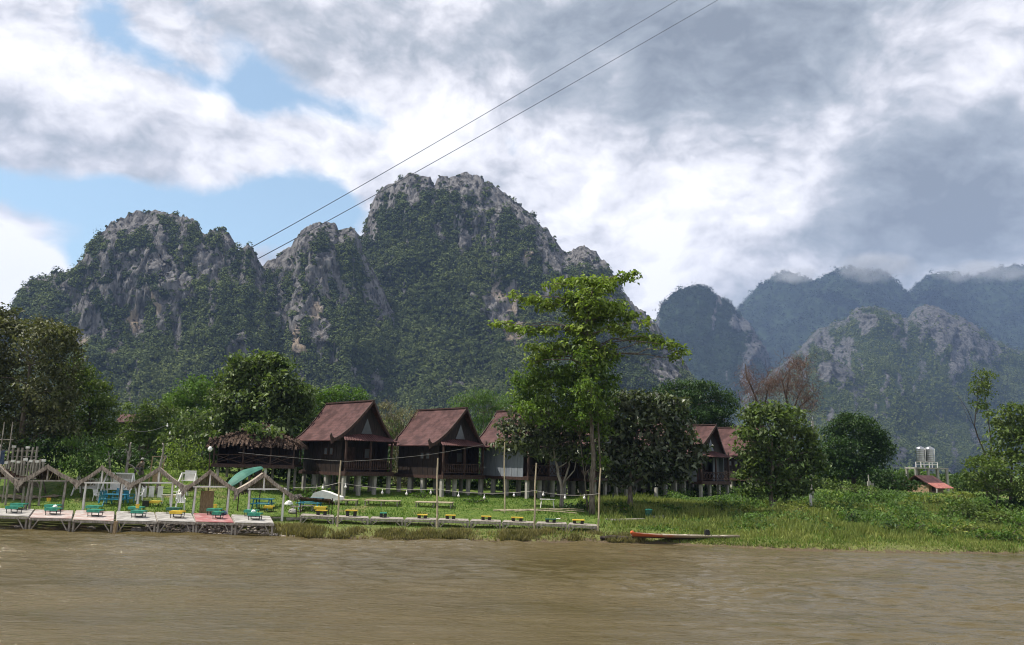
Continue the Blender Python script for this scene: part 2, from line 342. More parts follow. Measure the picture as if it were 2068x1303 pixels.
def ground(x, y):
    x = np.atleast_1d(np.asarray(x, float)); y = np.atleast_1d(np.asarray(y, float))
    d = y - shore(x)
    h = np.interp(d, _pd, _ph)
    h = h + 0.75*sm(-x, 15, 26)*sm(d, 8, 17) + 0.6*sm(-x, 18, 27)*sm(d, 12, 18)
    p = np.stack([x*0.22, y*0.22, 0*x], -1)
    h = h + (0.10*vnoise(p) + 0.05*vnoise(p*3.7+5))*sm(d, 0.5, 5)*sm(-d, -300, -60)
    return h
def gz(x, y): return float(ground(x, y)[0])
def gp(px, py):
    """the ground point seen at a pixel of the photograph"""
    d = ray(px, py); prev = 0
    for k in np.arange(30, 500, 0.25):
        p = _eye + d*(k/d[1])
        if p[2] <= gz(p[0], p[1]): return Vector((p[0], p[1], gz(p[0], p[1])))
    p = _eye + d*(120/d[1]); return Vector((p[0], p[1], gz(p[0], p[1])))
def gy(px, Y):
    """the ground point at distance Y in the column of a pixel"""
    py = 990
    for _ in range(4):
        p = at(px, py, Y); z = gz(p.x, Y); py = proj((p.x, Y, z))[1]
    p = at(px, py, Y); return Vector((p.x, Y, gz(p.x, Y)))

def ground_mat():
    m, t = new_mat('river_bank_ground')
    tc = t.n('ShaderNodeTexCoord').outputs['Object']
    n1 = t.noise(tc, 0.35, 6, 0.6); n2 = t.noise(tc, 2.2, 6, 0.65); n3 = t.noise(tc, 14.0, 4, 0.6)
    green = t.mix(t.sstep(n2, 0.35, 0.65), (0.060, 0.110, 0.020), (0.135, 0.180, 0.042))
    dry = t.mix(t.sstep(n3, 0.3, 0.7), (0.16, 0.125, 0.06), (0.24, 0.20, 0.105))
    soil = t.mix(t.sstep(n3, 0.3, 0.7), (0.075, 0.055, 0.035), (0.15, 0.115, 0.075))
    sep = t.n('ShaderNodeSeparateXYZ', {0: tc})
    hz = t.math('ADD', sep.outputs['Z'], t.math('MULTIPLY', t.math('SUBTRACT', n2, 0.5), 0.9))
    col = t.mix(t.sstep(n1, 0.55, 0.72), green, dry)
    col = t.mix(t.sstep(hz, 0.75, 0.25), col, t.mix(0.6, dry, green))
    col = t.mix(t.sstep(hz, 0.22, 0.02), col, soil)
    bp = t.n('ShaderNodeBump', {'Strength': 0.5, 'Distance': 0.12, 'Height': t.math('ADD', n2, n3)})
    b = t.n('ShaderNodeBsdfPrincipled', {'Base Color': col, 'Roughness': 0.95, 'Specular IOR Level': 0.1, 'Normal': bp.outputs[0]})
    t.n('ShaderNodeOutputMaterial', {'Surface': b.outputs[0]}); return m
ys = np.concatenate([np.arange(38, 58, 0.3), np.arange(58, 90, 0.6), np.geomspace(90, 4000, 50)])
us = np.linspace(-1.5, 1.5, 300)
def _grid_xy():
    Yg, Ug = np.meshgrid(ys, us, indexing='ij'); return (Ug*np.maximum(Yg, 55)).ravel(), Yg.ravel()
gx_, gy_ = _grid_xy()
def gridq(nr, nc):
    a = (np.arange(nr-1)[:, None]*nc+np.arange(nc-1)[None]).ravel(); return np.stack([a, a+1, a+nc+1, a+nc], -1)
me = arrmesh('ground', np.stack([gx_, gy_, ground(gx_, gy_)], -1), gridq(len(ys), len(us)))
me.polygons.foreach_set('use_smooth', [True]*len(me.polygons))
tag(link('ground', me, ground_mat()), 'green grassy river bank running back to the hills', kind='structure')

# ------------------------------------------------------------------ river
def water_mat():
    m, t = new_mat('muddy_river_water')
    tc = t.n('ShaderNodeTexCoord').outputs['Object']
    w1 = t.noise(t.vm('MULTIPLY', tc, (0.45, 1.6, 1)), 2.6, 4, 0.6, 1.0)
    w2 = t.noise(t.vm('MULTIPLY', tc, (0.6, 1.6, 1)), 8.0, 3, 0.6, 0.6)
    big = t.noise(t.vm('MULTIPLY', tc, (0.35, 1.0, 1)), 0.16, 4, 0.6, 0.6)
    h = t.math('ADD', w1, t.math('MULTIPLY', w2, 0.30))
    amp = t.math('ADD', 0.45, t.math('MULTIPLY', t.sstep(big, 0.38, 0.66), 0.75))
    bp = t.n('ShaderNodeBump', {'Strength': t.math('MULTIPLY', amp, 0.7), 'Distance': 0.14, 'Height': h})
    col = t.mix(t.sstep(big, 0.3, 0.7), (0.082, 0.064, 0.026), (0.118, 0.092, 0.044))
    b = t.n('ShaderNodeBsdfPrincipled', {'Base Color': col, 'Roughness': 0.07, 'IOR': 1.33, 'Specular IOR Level': 0.5, 'Normal': bp.outputs[0]})
    t.n('ShaderNodeOutputMaterial', {'Surface': b.outputs[0]}); return m
def water_h(x, y):
    e = sm(y, -8, 12)
    p = np.stack([x/1.5+0.15*y, y/0.50, 0*x], -1); q = np.stack([x/0.6, y/0.22, 0*x+7], -1)
    calm = 0.45+0.95*sm(vnoise(np.stack([x/14, y/5, 0*x+2], -1)), -0.5, 0.5)
    return (0.105*fbm(p, 2, 0.5)-0.05*np.abs(fbm(p*0.7+9, 2))+0.034*fbm(q, 2))*calm*e
xs_ = np.concatenate([[-160, -80], np.arange(-38, 38.01, 0.24), [80, 160]]); ys_ = np.concatenate([[-60, -20, 0, 10], np.arange(15, 49, 0.085), [52, 60]])
Wx, Wy = np.meshgrid(xs_, ys_); Wx, Wy = Wx.ravel(), Wy.ravel()
me = arrmesh('river', np.stack([Wx, Wy, water_h(Wx, Wy)], -1), gridq(len(ys_), len(xs_)))
me.polygons.foreach_set('use_smooth', [True]*len(me.polygons))
tag(link('river', me, water_mat()), 'wide muddy brown river with small ripples', kind='structure')

# ------------------------------------------------------------------ leaf meshes
def leaf_quads(pos, nrm, size, rng, wfrac=0.5, droop=0.25, fold=0.12):
    n = len(pos)
    nrm = nrm/np.maximum(np.linalg.norm(nrm, axis=1, keepdims=True), 1e-6)
    t = rng.normal(size=(n, 3)); t -= nrm*np.sum(t*nrm, 1, keepdims=True); t /= np.maximum(np.linalg.norm(t, axis=1, keepdims=True), 1e-6)
    b = np.cross(nrm, t); s = (size*rng.uniform(0.65, 1.3, n))[:, None]
    V = np.empty((n, 4, 3))
    V[:, 0] = pos - t*s*0.5
    V[:, 1] = pos + b*s*wfrac*0.5 + nrm*s*fold
    V[:, 2] = pos + t*s*0.5 + np.array([0, 0, -1.0])*s*droop
    V[:, 3] = pos - b*s*wfrac*0.5 + nrm*s*fold
    return V.reshape(-1, 3), np.arange(4*n).reshape(-1, 4)

def crown_leaves(blobs, dens, per, size, clump, rng, up=0.7, out=0.6, rnd=0.7, hollow=0.45, **kw):
    """blobs: list of (centre(3), radii(3)); dens = leaf clumps per square metre of blob shell"""
    P, N = [], []
    for c, r in blobs:
        c = np.array(c); r = np.array(r)
        k = max(6, int(dens*4*math.pi*((r[0]*r[1]+r[1]*r[2]+r[0]*r[2])/3)))
        d = rng.normal(size=(k, 3)); d /= np.linalg.norm(d, axis=1, keepdims=True)
        lump = 1 + 0.28*vnoise(d*2.3+rng.uniform(0, 50))+0.18*vnoise(d*5+rng.uniform(0, 50))
        rad = (hollow+(1-hollow)*rng.uniform(0, 1, k)**0.6)*lump
        q = c + d*rad[:, None]*r
        dd = d/np.maximum(r, 0.3); dd /= np.linalg.norm(dd, axis=1, keepdims=True)
        P.append(np.repeat(q, per, 0)+rng.normal(size=(k*per, 3))*clump*np.array([1, 1, 0.6]))
        N.append(np.repeat(dd, per, 0))
    P = np.concatenate(P); N = np.concatenate(N)
    nrm = N*out + np.array([0, 0, up]) + rng.normal(size=N.shape)*rnd
    return leaf_quads(P, nrm, size, rng, **kw)

# ------------------------------------------------------------------ mountains
def rock_mat(name, g1, g2, green, tan):
    m, t = new_mat(name)
    tc = t.n('ShaderNodeTexCoord').outputs['Object']
    a = t.n('ShaderNodeAttribute', attribute_name='rock'); tn = t.n('ShaderNodeAttribute', attribute_name='ochre')
    n1 = t.noise(t.vm('MULTIPLY', tc, (1, 1, 0.28)), 0.13, 10, 0.78); n2 = t.noise(tc, 0.035, 6, 0.6); n3 = t.noise(t.vm('MULTIPLY', tc, (1, 1, 0.12)), 0.22, 5, 0.6)
    rock = t.mix(t.sstep(n1, 0.38, 0.60), g1, g2)
    rock = t.mix(t.math('MULTIPLY', t.sstep(n3, 0.50, 0.60), 0.75), rock, tuple(0.35*v for v in g1))
    rock = t.mix(t.math('MULTIPLY', tn.outputs['Fac'], t.sstep(n1, 0.30, 0.6)), rock, tan)
    gr = t.mix(t.sstep(n2, 0.4, 0.6), green, tuple(0.55*v for v in green))
    col = t.mix(t.sstep(t.math('ADD', a.outputs['Fac'], t.math('MULTIPLY', t.math('SUBTRACT', n1, 0.5), 0.8)), 0.35, 0.6), gr, rock)
    bp = t.n('ShaderNodeBump', {'Strength': 1.0, 'Distance': 6.0, 'Height': n1})
    b = t.n('ShaderNodeBsdfPrincipled', {'Base Color': col, 'Roughness': 0.95, 'Specular IOR Level': 0.1, 'Normal': bp.outputs[0]})
    t.n('ShaderNodeOutputMaterial', {'Surface': b.outputs[0]}); return m
M['karst'] = rock_mat('grey_limestone', (0.095, 0.092, 0.092), (0.275, 0.262, 0.255), (0.034, 0.052, 0.026), (0.52, 0.40, 0.28))
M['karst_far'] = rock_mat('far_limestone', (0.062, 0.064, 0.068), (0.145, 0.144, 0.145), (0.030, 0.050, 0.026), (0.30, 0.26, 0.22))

def patch_mask(px, py, patches, nz):
    m = np.zeros(len(px))
    for (cx, cy, rx, ry, a) in patches:
        e = ((px-cx)/rx)**2+((py-cy)/ry)**2
        m = np.maximum(m, a*sm(1.45-np.sqrt(e)+nz*1.5, 0.3, 0.7))
    return m
def mountain(name, label, sil, D, run, back, m, patches, ochre, seed, step=3, rows=110, jag=3.0, crest=16, crest_amt=0.5, amp=9.0, prof=None, srk=0.0009, sth=0.20, fl=1.0, zfloor=-15, dslope=0.0, steep=0.0):
    rng = np.random.RandomState(seed)
    cx = np.arange(sil[0][0], sil[-1][0]+1, step, dtype=float)
    sy = np.interp(cx, [s[0] for s in sil], [s[1] for s in sil])
    one = np.zeros_like(cx)
    jz = fbm(np.stack([cx/14.0, one+seed, one], -1), 4, 0.6)
    sy = sy - jag*2.2*jz - jag*1.2*np.abs(vnoise(np.stack([cx/5.0, one+seed+7, one], -1)))
    Dr = D*(1+0.035*fbm(np.stack([cx/120.0, one+seed+3.3, one], -1), 3)) + dslope*(cx-cx.mean())
    d = np.array([ray(a, b) for a, b in zip(cx, sy)])
    ridge = _eye + d*(Dr/d[:, 1])[:, None]
    k = ridge[:, 0]/ridge[:, 1]; zr = np.maximum(ridge[:, 2], zfloor+5)
    pr = prof or [(0, 0), (0.30, 0.15), (0.55, 0.36), (0.72, 0.57), (0.84, 0.76), (0.93, 0.91), (1, 1)]
    t = np.concatenate([np.linspace(0, 0.45, rows//4, endpoint=False), np.linspace(0.45, 0.9, rows//2, endpoint=False), np.linspace(0.9, 1.0, rows-rows//4-rows//2)])
    h = np.interp(t, [p[0] for p in pr], [p[1] for p in pr])
    Hm = max(zr.max(), 1)
    rn = fbm(np.stack([cx/260.0, one+seed+20, one], -1), 2)
    zs = np.convolve(np.pad(zr, 30, mode='edge'), np.ones(61)/61, 'valid') if len(zr) > 61 else zr
    runc = run*np.clip(0.85+0.40*rn, 0.5, 1.3)*np.clip(zs/Hm, 0.15, 1)**0.5
    # front sheet, then the back
    T = t[:, None]; Hh = h[:, None]+0*cx[None]
    cl = 0.5+0.5*fbm(np.stack([cx/200.0, one+seed+44, one], -1), 2)
    Hh = Hh**(1.0-0.25*cl[None]) if steep == 0 else Hh**(1.0-steep*cl[None])
    Y = Dr[None]-runc[None]*(1-T)
    Z = zfloor+(zr[None]-zfloor)*Hh
    s = np.linspace(0, 1, 10)[1:, None]
    Yb = Dr[None]+back*s; Zb = zfloor+(zr[None]-zfloor)*(1-s**1.3)
    Y = np.concatenate([Y, Yb]); Z = np.concatenate([Z, Zb]); X = k[None]*Y
    nr, nc = Y.shape
    P = np.stack([X.ravel(), Y.ravel(), Z.ravel()], -1)
    s0 = D/900.0
    ppx = np.concatenate([proj_arr(P)], 0)
    nzp = fbm(np.stack([ppx[:, 0]/17.0, ppx[:, 1]/30.0, P[:, 0]*0+seed], -1), 5, 0.7)
    rock = patch_mask(ppx[:, 0], ppx[:, 1], patches, nzp)
    och = patch_mask(ppx[:, 0], ppx[:, 1], ochre, nzp)
    dcr = np.concatenate([(ppx[:, 1].reshape(nr, nc)-sy[None])], 0).ravel()
    streak = fbm(np.stack([ppx[:, 0]/11.0, ppx[:, 1]/60.0, P[:, 0]*0+seed+5], -1), 5, 0.65) + 0.35*fbm(np.stack([ppx[:, 0]/70.0, ppx[:, 1]/60.0, P[:, 0]*0+seed+8], -1), 2)
    rock = np.maximum(rock, crest_amt*sm(crest*(1+0.8*nzp)-dcr, -8, 10))
    rock = np.maximum(rock, sm(streak-srk*np.maximum(dcr-50, 0), sth, sth+0.14)*0.85)
    rock = np.maximum(rock, och)
    rdg = 1-2*np.abs(fbm((P+np.array([0.35, 0, 0])*P[:, 2:3])/np.array([120, 200, 150])/s0+seed+3, 3, 0.5))
    bump = fbm(P/np.array([38, 38, 50])/s0+seed, 5, 0.55)*amp*s0 + (rdg-0.4)*amp*2.6*s0
    flute = (fbm(P/np.array([9, 9, 60])/s0+seed+9, 4, 0.6)-0.8*np.abs(fbm(P/np.array([14, 14, 110])/s0+seed+19, 3, 0.6)))*7.5*s0*fl
    fade = np.concatenate([np.ones(len(t)), np.linspace(1, 0.4, len(s))])
    fade = (np.repeat(fade, nc))*sm(Z.ravel(), zfloor, zfloor+40)
    disp = (bump*0.9+flute*(0.35+1.3*rock)+rock*3*s0)*fade
    crestw = np.repeat(np.concatenate([1-0.75*sm(t, 0.85, 1.0), np.full(len(s), 0.25)]), nc)
    P[:, 1] -= disp*crestw; P[:, 0] += disp*0.25*np.sign(nzp)*crestw
    P[:, 2] += (0.25*bump*fade)*crestw
    Q = gridq(nr, nc)
    me = arrmesh(name, P, Q)
    for nm, arr in (('rock', rock), ('ochre', och)):
        at_ = me.attributes.new(nm, 'FLOAT', 'POINT'); at_.data.foreach_set('value', arr.astype(np.float32))
    me.polygons.foreach_set('use_smooth', [True]*len(me.polygons))
    tag(link(name, me, m), label, kind='structure')
    return P, Q, rock, nr, nc, len(t)
def proj_arr(P):
    q = P-_eye; w = np.maximum(q @ _f, 1); return np.stack([1034+F*(q @ _r)/w, 651.5-F*(q @ _u)/w], -1)
def forest(name, label, mt, n, crown, quads, qsize, m, seed, thr=0.42, pymax=1000, wf=0.75):
    P, Q, rock, nr, nc, nt = mt; rng = np.random.RandomState(seed)
    Qf = Q[:(nt+1)*(nc-1)]
    a, b, c, d = (P[Qf[:, i]] for i in range(4))
    pp = [proj_arr(v) for v in (a, b, c, d)]
    # sample by area
    ar = 0.5*np.linalg.norm(np.cross(c-a, d-b), axis=1)
    cen = (a+b+c+d)/4; rk = rock[Qf].mean(1); ok = cen[:, 2] > 0
    w = ar*np.where(rk < thr, 1, 0.10*np.clip(1.4-rk, 0, 1))*ok*(pp[0][:, 1] < pymax)
    idx = rng.choice(len(Qf), n, p=w/w.sum())
    u, v = rng.rand(n, 1), rng.rand(n, 1)
    p = (a[idx]*(1-u)+b[idx]*u)*(1-v)+(d[idx]*(1-u)+c[idx]*u)*v
    sz = crown*np.exp(rng.normal(size=n)*0.38)*np.where(rk[idx] > thr, 0.55, 1.0)
    dn = rng.normal(size=(n, quads, 3)); dn /= np.linalg.norm(dn, axis=2, keepdims=True)
    dn[:, :, 2] = np.abs(dn[:, :, 2])*1.0-0.25*rng.rand(n, quads)
    rr = (0.6+0.4*rng.rand(n, quads))[:, :, None]
    pos = p[:, None]+dn*rr*sz[:, None, None]*np.array([0.5, 0.5, 0.55])+np.array([0, 0, 0.25])*sz[:, None, None]
    nrm = dn*1.0+np.array([0, 0, 0.45])+rng.normal(size=dn.shape)*0.22
    S = np.repeat(crown*qsize*rng.uniform(0.7, 1.3, n), quads)
    V, F4 = leaf_quads(pos.reshape(-1, 3), nrm.reshape(-1, 3), S, rng, wfrac=wf, droop=0.12, fold=0.05)
    tag(link(name, arrmesh(name, V, F4), m), label, kind='stuff')

S1 = [(-260, 760), (-160, 700), (-60, 660), (20, 640), (42, 600), (58, 573), (75, 566), (105, 562), (118, 550), (140, 552), (160, 536), (175, 520), (188, 500), (205, 478), (225, 456), (255, 442), (285, 433), (315, 431), (345, 434), (362, 440), (388, 444), (402, 458), (411, 480), (420, 482), (432, 467), (450, 470), (466, 478), (476, 500), (484, 513), (490, 505), (500, 500), (511, 507), (522, 528), (545, 560), (580, 600), (620, 660), (660, 730), (700, 800)]
S2 = [(470, 640), (505, 575), (535, 535), (560, 523), (582, 508), (594, 497), (603, 480), (622, 463), (640, 457), (658, 450), (676, 452), (684, 466), (692, 462), (702, 459), (716, 462), (724, 476), (730, 498), (745, 530), (775, 590), (810, 670), (850, 760)]
S3 = [(640, 640), (690, 560), (722, 512), (732, 486), (739, 466), (745, 440), (751, 415), (760, 394), (772, 383), (800, 369), (822, 361), (838, 357), (856, 360), (868, 364), (872, 378), (880, 378), (886, 366), (904, 364), (920, 360), (940, 357), (958, 361), (980, 370), (1012, 390), (1046, 415), (1076, 436), (1096, 456), (1111, 472), (1124, 490), (1140, 508), (1151, 516), (1154, 503), (1166, 499), (1186, 502), (1206, 515), (1226, 532), (1233, 550), (1256, 588), (1290, 625), (1322, 652), (1352, 692), (1386, 735), (1404, 775), (1440, 830), (1500, 880)]
R1 = [(300, 545, 75, 30, .95), (250, 590, 60, 25, .7), (180, 640, 14, 70, .95), (165, 690, 22, 40, .7), (365, 575, 45, 35, .8), (265, 650, 25, 45, .9), (330, 640, 12, 40, .75), (415, 520, 10, 60, .8), (230, 480, 25, 25, .7), (270, 460, 40, 22, .7), (380, 455, 12, 30, .6), (230, 700, 10, 50, .7), (360, 650, 16, 50, .7), (490, 570, 10, 50, .7), (530, 560, 10, 50, .6), (140, 590, 40, 18, .5), (460, 500, 10, 30, .6), (400, 600, 30, 20, .4)]
O1 = [(262, 645, 11, 24, .9), (175, 705, 7, 22, .45), (322, 610, 5, 18, .7), (232, 720, 5, 16, .4)]
R2 = [(625, 485, 40, 36, .95), (690, 480, 28, 30, .9), (655, 560, 14, 80, .95), (640, 650, 18, 60, .95), (610, 690, 14, 45, .9), (560, 640, 8, 30, .6), (520, 620, 8, 40, .6), (580, 540, 14, 24, .6)]
O2 = [(610, 695, 13, 32, .85), (640, 640, 10, 30, .5), (665, 590, 8, 30, .25)]
R3 = [(752, 430, 9, 60, .9), (830, 395, 12, 36, .85), (865, 385, 22, 22, .8), (940, 385, 50, 22, .85), (1010, 415, 40, 20, .85), (1060, 450, 30, 24, .85), (1100, 490, 22, 34, .9), (1128, 530, 24, 30, .9), (1185, 530, 34, 24, .95), (1010, 625, 40, 48, .95), (1035, 680, 26, 30, .95), (1066, 535, 8, 26, .9), (740, 605, 14, 28, .9), (880, 420, 8, 30, .7), (1000, 490, 8, 26, .6), (1340, 745, 38, 28, .95), (1290, 700, 30, 14, .6), (960, 430, 40, 18, .55), (1240, 640, 30, 24, .5), (785, 560, 5, 14, .5)]
O3 = [(1034, 682, 16, 22, .9), (1005, 600, 20, 22, .45), (1066, 533, 5, 24, .85), (741, 602, 10, 22, .8), (1040, 640, 12, 26, .55)]
A = mountain('mountain', 'main limestone peak with a forested face and two notched summits', S3, 960, 380, 200, M['karst'], R3, O3, 11, dslope=-0.03, jag=4.0, crest=26, crest_amt=0.7, sth=0.17)
forest('forest', 'dark jungle covering the main limestone peak', A, 17000, 6.8, 34, 0.31, L_['forest'], 1, pymax=930)
A = mountain('mountain', 'long left limestone massif with a rounded summit', S1, 840, 330, 180, M['karst'], R1, O1, 23, crest=18, jag=4.5, sth=0.06, srk=0.0010)
forest('forest', 'dark jungle covering the left limestone massif', A, 17500, 6.0, 32, 0.32, L_['forest'], 2, pymax=930)
A = mountain('mountain', 'grey limestone pinnacle between the massif and the main peak', S2, 860, 250, 150, M['karst'], R2, O2, 35, jag=4.5, crest=36, crest_amt=0.85, sth=0.10)
forest('forest', 'dark jungle at the foot of the grey pinnacle', A, 6500, 6.0, 32, 0.32, L_['forest'], 3, pymax=930)
SF1 = [(1380, 760), (1440, 690), (1478, 642), (1500, 614), (1530, 585), (1560, 566), (1585, 554), (1612, 556), (1640, 570), (1662, 562), (1690, 549), (1726, 545), (1765, 549), (1788, 554), (1804, 574), (1826, 591), (1842, 588), (1852, 574), (1872, 560), (1902, 553), (1940, 552), (1970, 556), (1990, 550), (2012, 543), (2044, 541), (2100, 550), (2200, 575), (2400, 640), (2600, 760)]
SF2 = [(1230, 760), (1290, 690), (1322, 648), (1340, 616), (1362, 594), (1386, 585), (1404, 582), (1428, 586), (1448, 600), (1470, 618), (1484, 634), (1504, 648), (1524, 676), (1546, 710), (1556, 760), (1600, 840), (1660, 900)]
SF3 = [(1420, 880), (1500, 805), (1570, 745), (1618, 702), (1650, 668), (1680, 655), (1708, 646), (1724, 627), (1744, 621), (1775, 625), (1806, 636), (1832, 646), (1846, 626), (1866, 617), (1890, 624), (1912, 634), (1940, 645), (1972, 664), (2000, 684), (2034, 702), (2068, 716), (2120, 740), (2260, 800), (2400, 860)]
SF4 = [(1540, 900), (1590, 800), (1625, 740), (1645, 710), (1668, 716), (1700, 738), (1740, 770), (1790, 806), (1850, 842), (1900, 850), (1960, 860), (2068, 880), (2200, 900), (2300, 940)]
softp = [(0, 0), (0.2, 0.14), (0.45, 0.38), (0.68, 0.62), (0.85, 0.82), (0.95, 0.95), (1, 1)]
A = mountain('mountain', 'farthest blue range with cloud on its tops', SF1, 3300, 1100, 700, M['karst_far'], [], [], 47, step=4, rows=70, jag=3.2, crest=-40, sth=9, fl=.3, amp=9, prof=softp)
forest('forest', 'forest coloured dark for cloud shade on the farthest blue range', A, 14000, 18, 10, 0.36, L_['cloud_shaded_forest'], 4, thr=0.6, pymax=900)
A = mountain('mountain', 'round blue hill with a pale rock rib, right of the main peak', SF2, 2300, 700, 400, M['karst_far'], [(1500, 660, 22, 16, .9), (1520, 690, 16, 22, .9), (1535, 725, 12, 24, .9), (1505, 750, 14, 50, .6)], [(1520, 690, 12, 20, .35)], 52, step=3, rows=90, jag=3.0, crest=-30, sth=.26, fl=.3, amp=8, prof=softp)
forest('forest', 'forest on the round blue hill', A, 9000, 12, 12, 0.30, L_['cloud_shaded_forest'], 5, pymax=900)
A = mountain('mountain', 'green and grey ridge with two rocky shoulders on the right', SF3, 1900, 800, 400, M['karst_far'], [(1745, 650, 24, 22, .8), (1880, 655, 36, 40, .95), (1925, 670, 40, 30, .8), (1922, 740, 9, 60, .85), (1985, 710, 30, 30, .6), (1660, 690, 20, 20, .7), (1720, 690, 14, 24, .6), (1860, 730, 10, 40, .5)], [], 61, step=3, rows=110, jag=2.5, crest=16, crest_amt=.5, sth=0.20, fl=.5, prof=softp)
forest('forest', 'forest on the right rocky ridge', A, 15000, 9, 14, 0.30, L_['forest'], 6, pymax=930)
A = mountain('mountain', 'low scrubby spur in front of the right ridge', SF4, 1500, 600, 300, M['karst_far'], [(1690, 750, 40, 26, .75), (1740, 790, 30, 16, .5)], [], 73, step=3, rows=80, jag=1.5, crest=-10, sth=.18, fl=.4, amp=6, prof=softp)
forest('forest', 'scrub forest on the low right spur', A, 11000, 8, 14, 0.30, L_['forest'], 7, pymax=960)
# ------------------------------------------------------------------ trees and plants
def limb(mb, a, b, r0, r1, rng, wob=0.08, n=7, seg=6):
    a, b = np.array(a, float), np.array(b, float); L = np.linalg.norm(b-a)
    pts = []; off = np.zeros(3)
    for i in range(seg+1):
        s = i/seg
        if 0 < i < seg: off = off*0.5 + rng.normal(size=3)*wob*L/seg*1.6
        arch = np.array([0, 0, 0.10*L*math.sin(math.pi*s)*(1 if abs(b[2]-a[2]) < 0.7*L else 0.2)])
        pts.append(a+(b-a)*s+(off+arch)*(0 if i in (0, seg) else 1))
    mb.path(pts, [r0+(r1-r0)*(i/seg) for i in range(seg+1)], n)
def tree(name, label, cat, Y, base_px, blobs_px, leaf, seed, trunk_px=None, size=0.3, dens=2.2, per=7, clump=0.30, r0=0.2, bark='bark', yj=0.9, group=None, base=None, limbs=True, lk=None, stems=None, up=0.7, out=0.6, rnd=0.7, hollow=0.45, wfrac=0.5, droop=0.25, depth=0.85, twigs=3):
    rng = np.random.RandomState(seed)
    b0 = base if base is not None else gy(base_px[0], Y)
    rt = root(name, label, cat, b0, 0, group)
    k = Y/F; blobs = []
    for bl in blobs_px:
        px, py, rx, ry = bl[:4]; dy = bl[4] if len(bl) > 4 else rng.uniform(-1, 1)*yj*min(rx, 60)*k
        c = at(px, py, Y+dy); s = (Y+dy)/F
        blobs.append((np.array(c)-np.array(b0), np.array([rx*s, (0.5*(rx+ry)*s)*depth, ry*s])))
    if twigs >= 2:                                                  # side sprays that break up the round masses
        for c, r in list(blobs):
            if r[0] < 0.45: continue
            for _ in range(3):
                a = rng.uniform(0, 2*math.pi); e = rng.uniform(-0.5, 0.9)
                off = np.array([math.cos(a), math.sin(a)*0.8, e]); off /= np.linalg.norm(off)
                blobs.append((c+off*r*rng.uniform(0.85, 1.15), np.array([r[0]*0.42, r[1]*0.42, r[2]*0.30])*rng.uniform(0.7, 1.2)))
    V, Q = crown_leaves(blobs, dens*1.25, per, size, clump, rng, up, out, rnd, hollow, wfrac=wfrac, droop=droop)
    # trunk and limbs
    mb = MB()
    tp = trunk_px or [base_px, (sum(b[0] for b in blobs_px)/len(blobs_px), sum(b[1] for b in blobs_px)/len(blobs_px))]
    pts = []
    for i, (px, py) in enumerate(tp):
        p = np.array(at(px, py, Y))-np.array(b0)
        if i == 0: p = np.array([0, 0, -0.3])
        pts.append(p)
    dense = [pts[0]]
    for i in range(len(pts)-1):
        for j in (1, 2, 3): dense.append(pts[i]+(pts[i+1]-pts[i])*j/3+(rng.normal(size=3)*0.05 if j < 3 else 0))
    rr = [r0*(1-0.75*i/(len(dense)-1))*(1.35 if i == 0 else 1) for i in range(len(dense))]
    mb.path(dense, rr, 9)
    if limbs:
        for c, r in blobs[:len(blobs_px)]:
            j = min(range(1, len(dense)), key=lambda q: np.linalg.norm(dense[q]-c)+2.0*max(0, dense[q][2]-c[2]+0.3))
            st = dense[j]; L = np.linalg.norm(c-st)
            if L > 0.4: limb(mb, st, c, max(0.03, rr[j]*0.55), 0.02, rng)
            for _ in range(twigs):
                d = rng.normal(size=3); d /= np.linalg.norm(d); d[2] = abs(d[2])*0.6
                limb(mb, st+(c-st)*rng.uniform(0.55, 1), c+d*r*0.85, 0.022, 0.008, rng, n=4, seg=3)
    for s in (stems or []):
        sp = [np.array(at(px, py, Y))-np.array(b0) for px, py in s[0]]
        mb.path(sp, [s[1]*(1-0.5*i/(len(sp)-1)) for i in range(len(sp))], 7)
    part('trunk', mb, M[bark], rt, smooth=True)
    link('crown', arrmesh('crown', V, Q), L_[leaf], rt)
    return rt

BL = 'broadleaf_tree'
tree(BL, 'broad olive brown tree cut by the left edge of the photo', 'tree', 60, (40, 965),
     [(5, 690, 50, 50), (40, 665, 28, 22), (85, 690, 55, 42), (105, 665, 38, 16), (130, 725, 36, 42), (30, 770, 80, 55), (100, 790, 55, 55), (20, 850, 60, 40), (85, 850, 50, 35), (-60, 760, 70, 90), (-20, 640, 40, 22), (40, 895, 45, 18), (120, 860, 30, 25)],
     'olive', 101, size=0.30, dens=3.0, per=8, clump=0.30, r0=0.3, trunk_px=[(40, 965), (45, 860), (60, 740)])
tree(BL, 'olive tree with a bright green side, right of the broad brown one', 'tree', 63, (190, 960),
     [(150, 752, 30, 34), (180, 768, 30, 30), (200, 800, 30, 32), (215, 830, 20, 28), (160, 815, 50, 45), (185, 855, 42, 32), (140, 870, 40, 26), (215, 868, 20, 20)],
     'olive_green', 102, size=0.27, dens=3.2, per=8, clump=0.28, r0=0.22, bark='bark_dark')
tree('bush', 'tall bright green bush with feathery leaves below the olive trees', 'bush', 58.5, (165, 965),
     [(165, 905, 36, 24), (185, 930, 32, 26), (150, 940, 34, 20), (200, 955, 28, 14), (130, 915, 22, 22)], 'fresh', 103, size=0.34, dens=2.6, per=7, r0=0.06, wfrac=0.3, droop=0.4)
tree('bush', 'dark bush under the broad tree at the left edge', 'bush', 59.5, (95, 965),
     [(85, 905, 32, 28), (105, 935, 30, 26), (70, 940, 28, 22), (120, 900, 24, 22), (30, 925, 40, 25)], 'deep', 104, size=0.3, dens=2.4, per=7, r0=0.06)
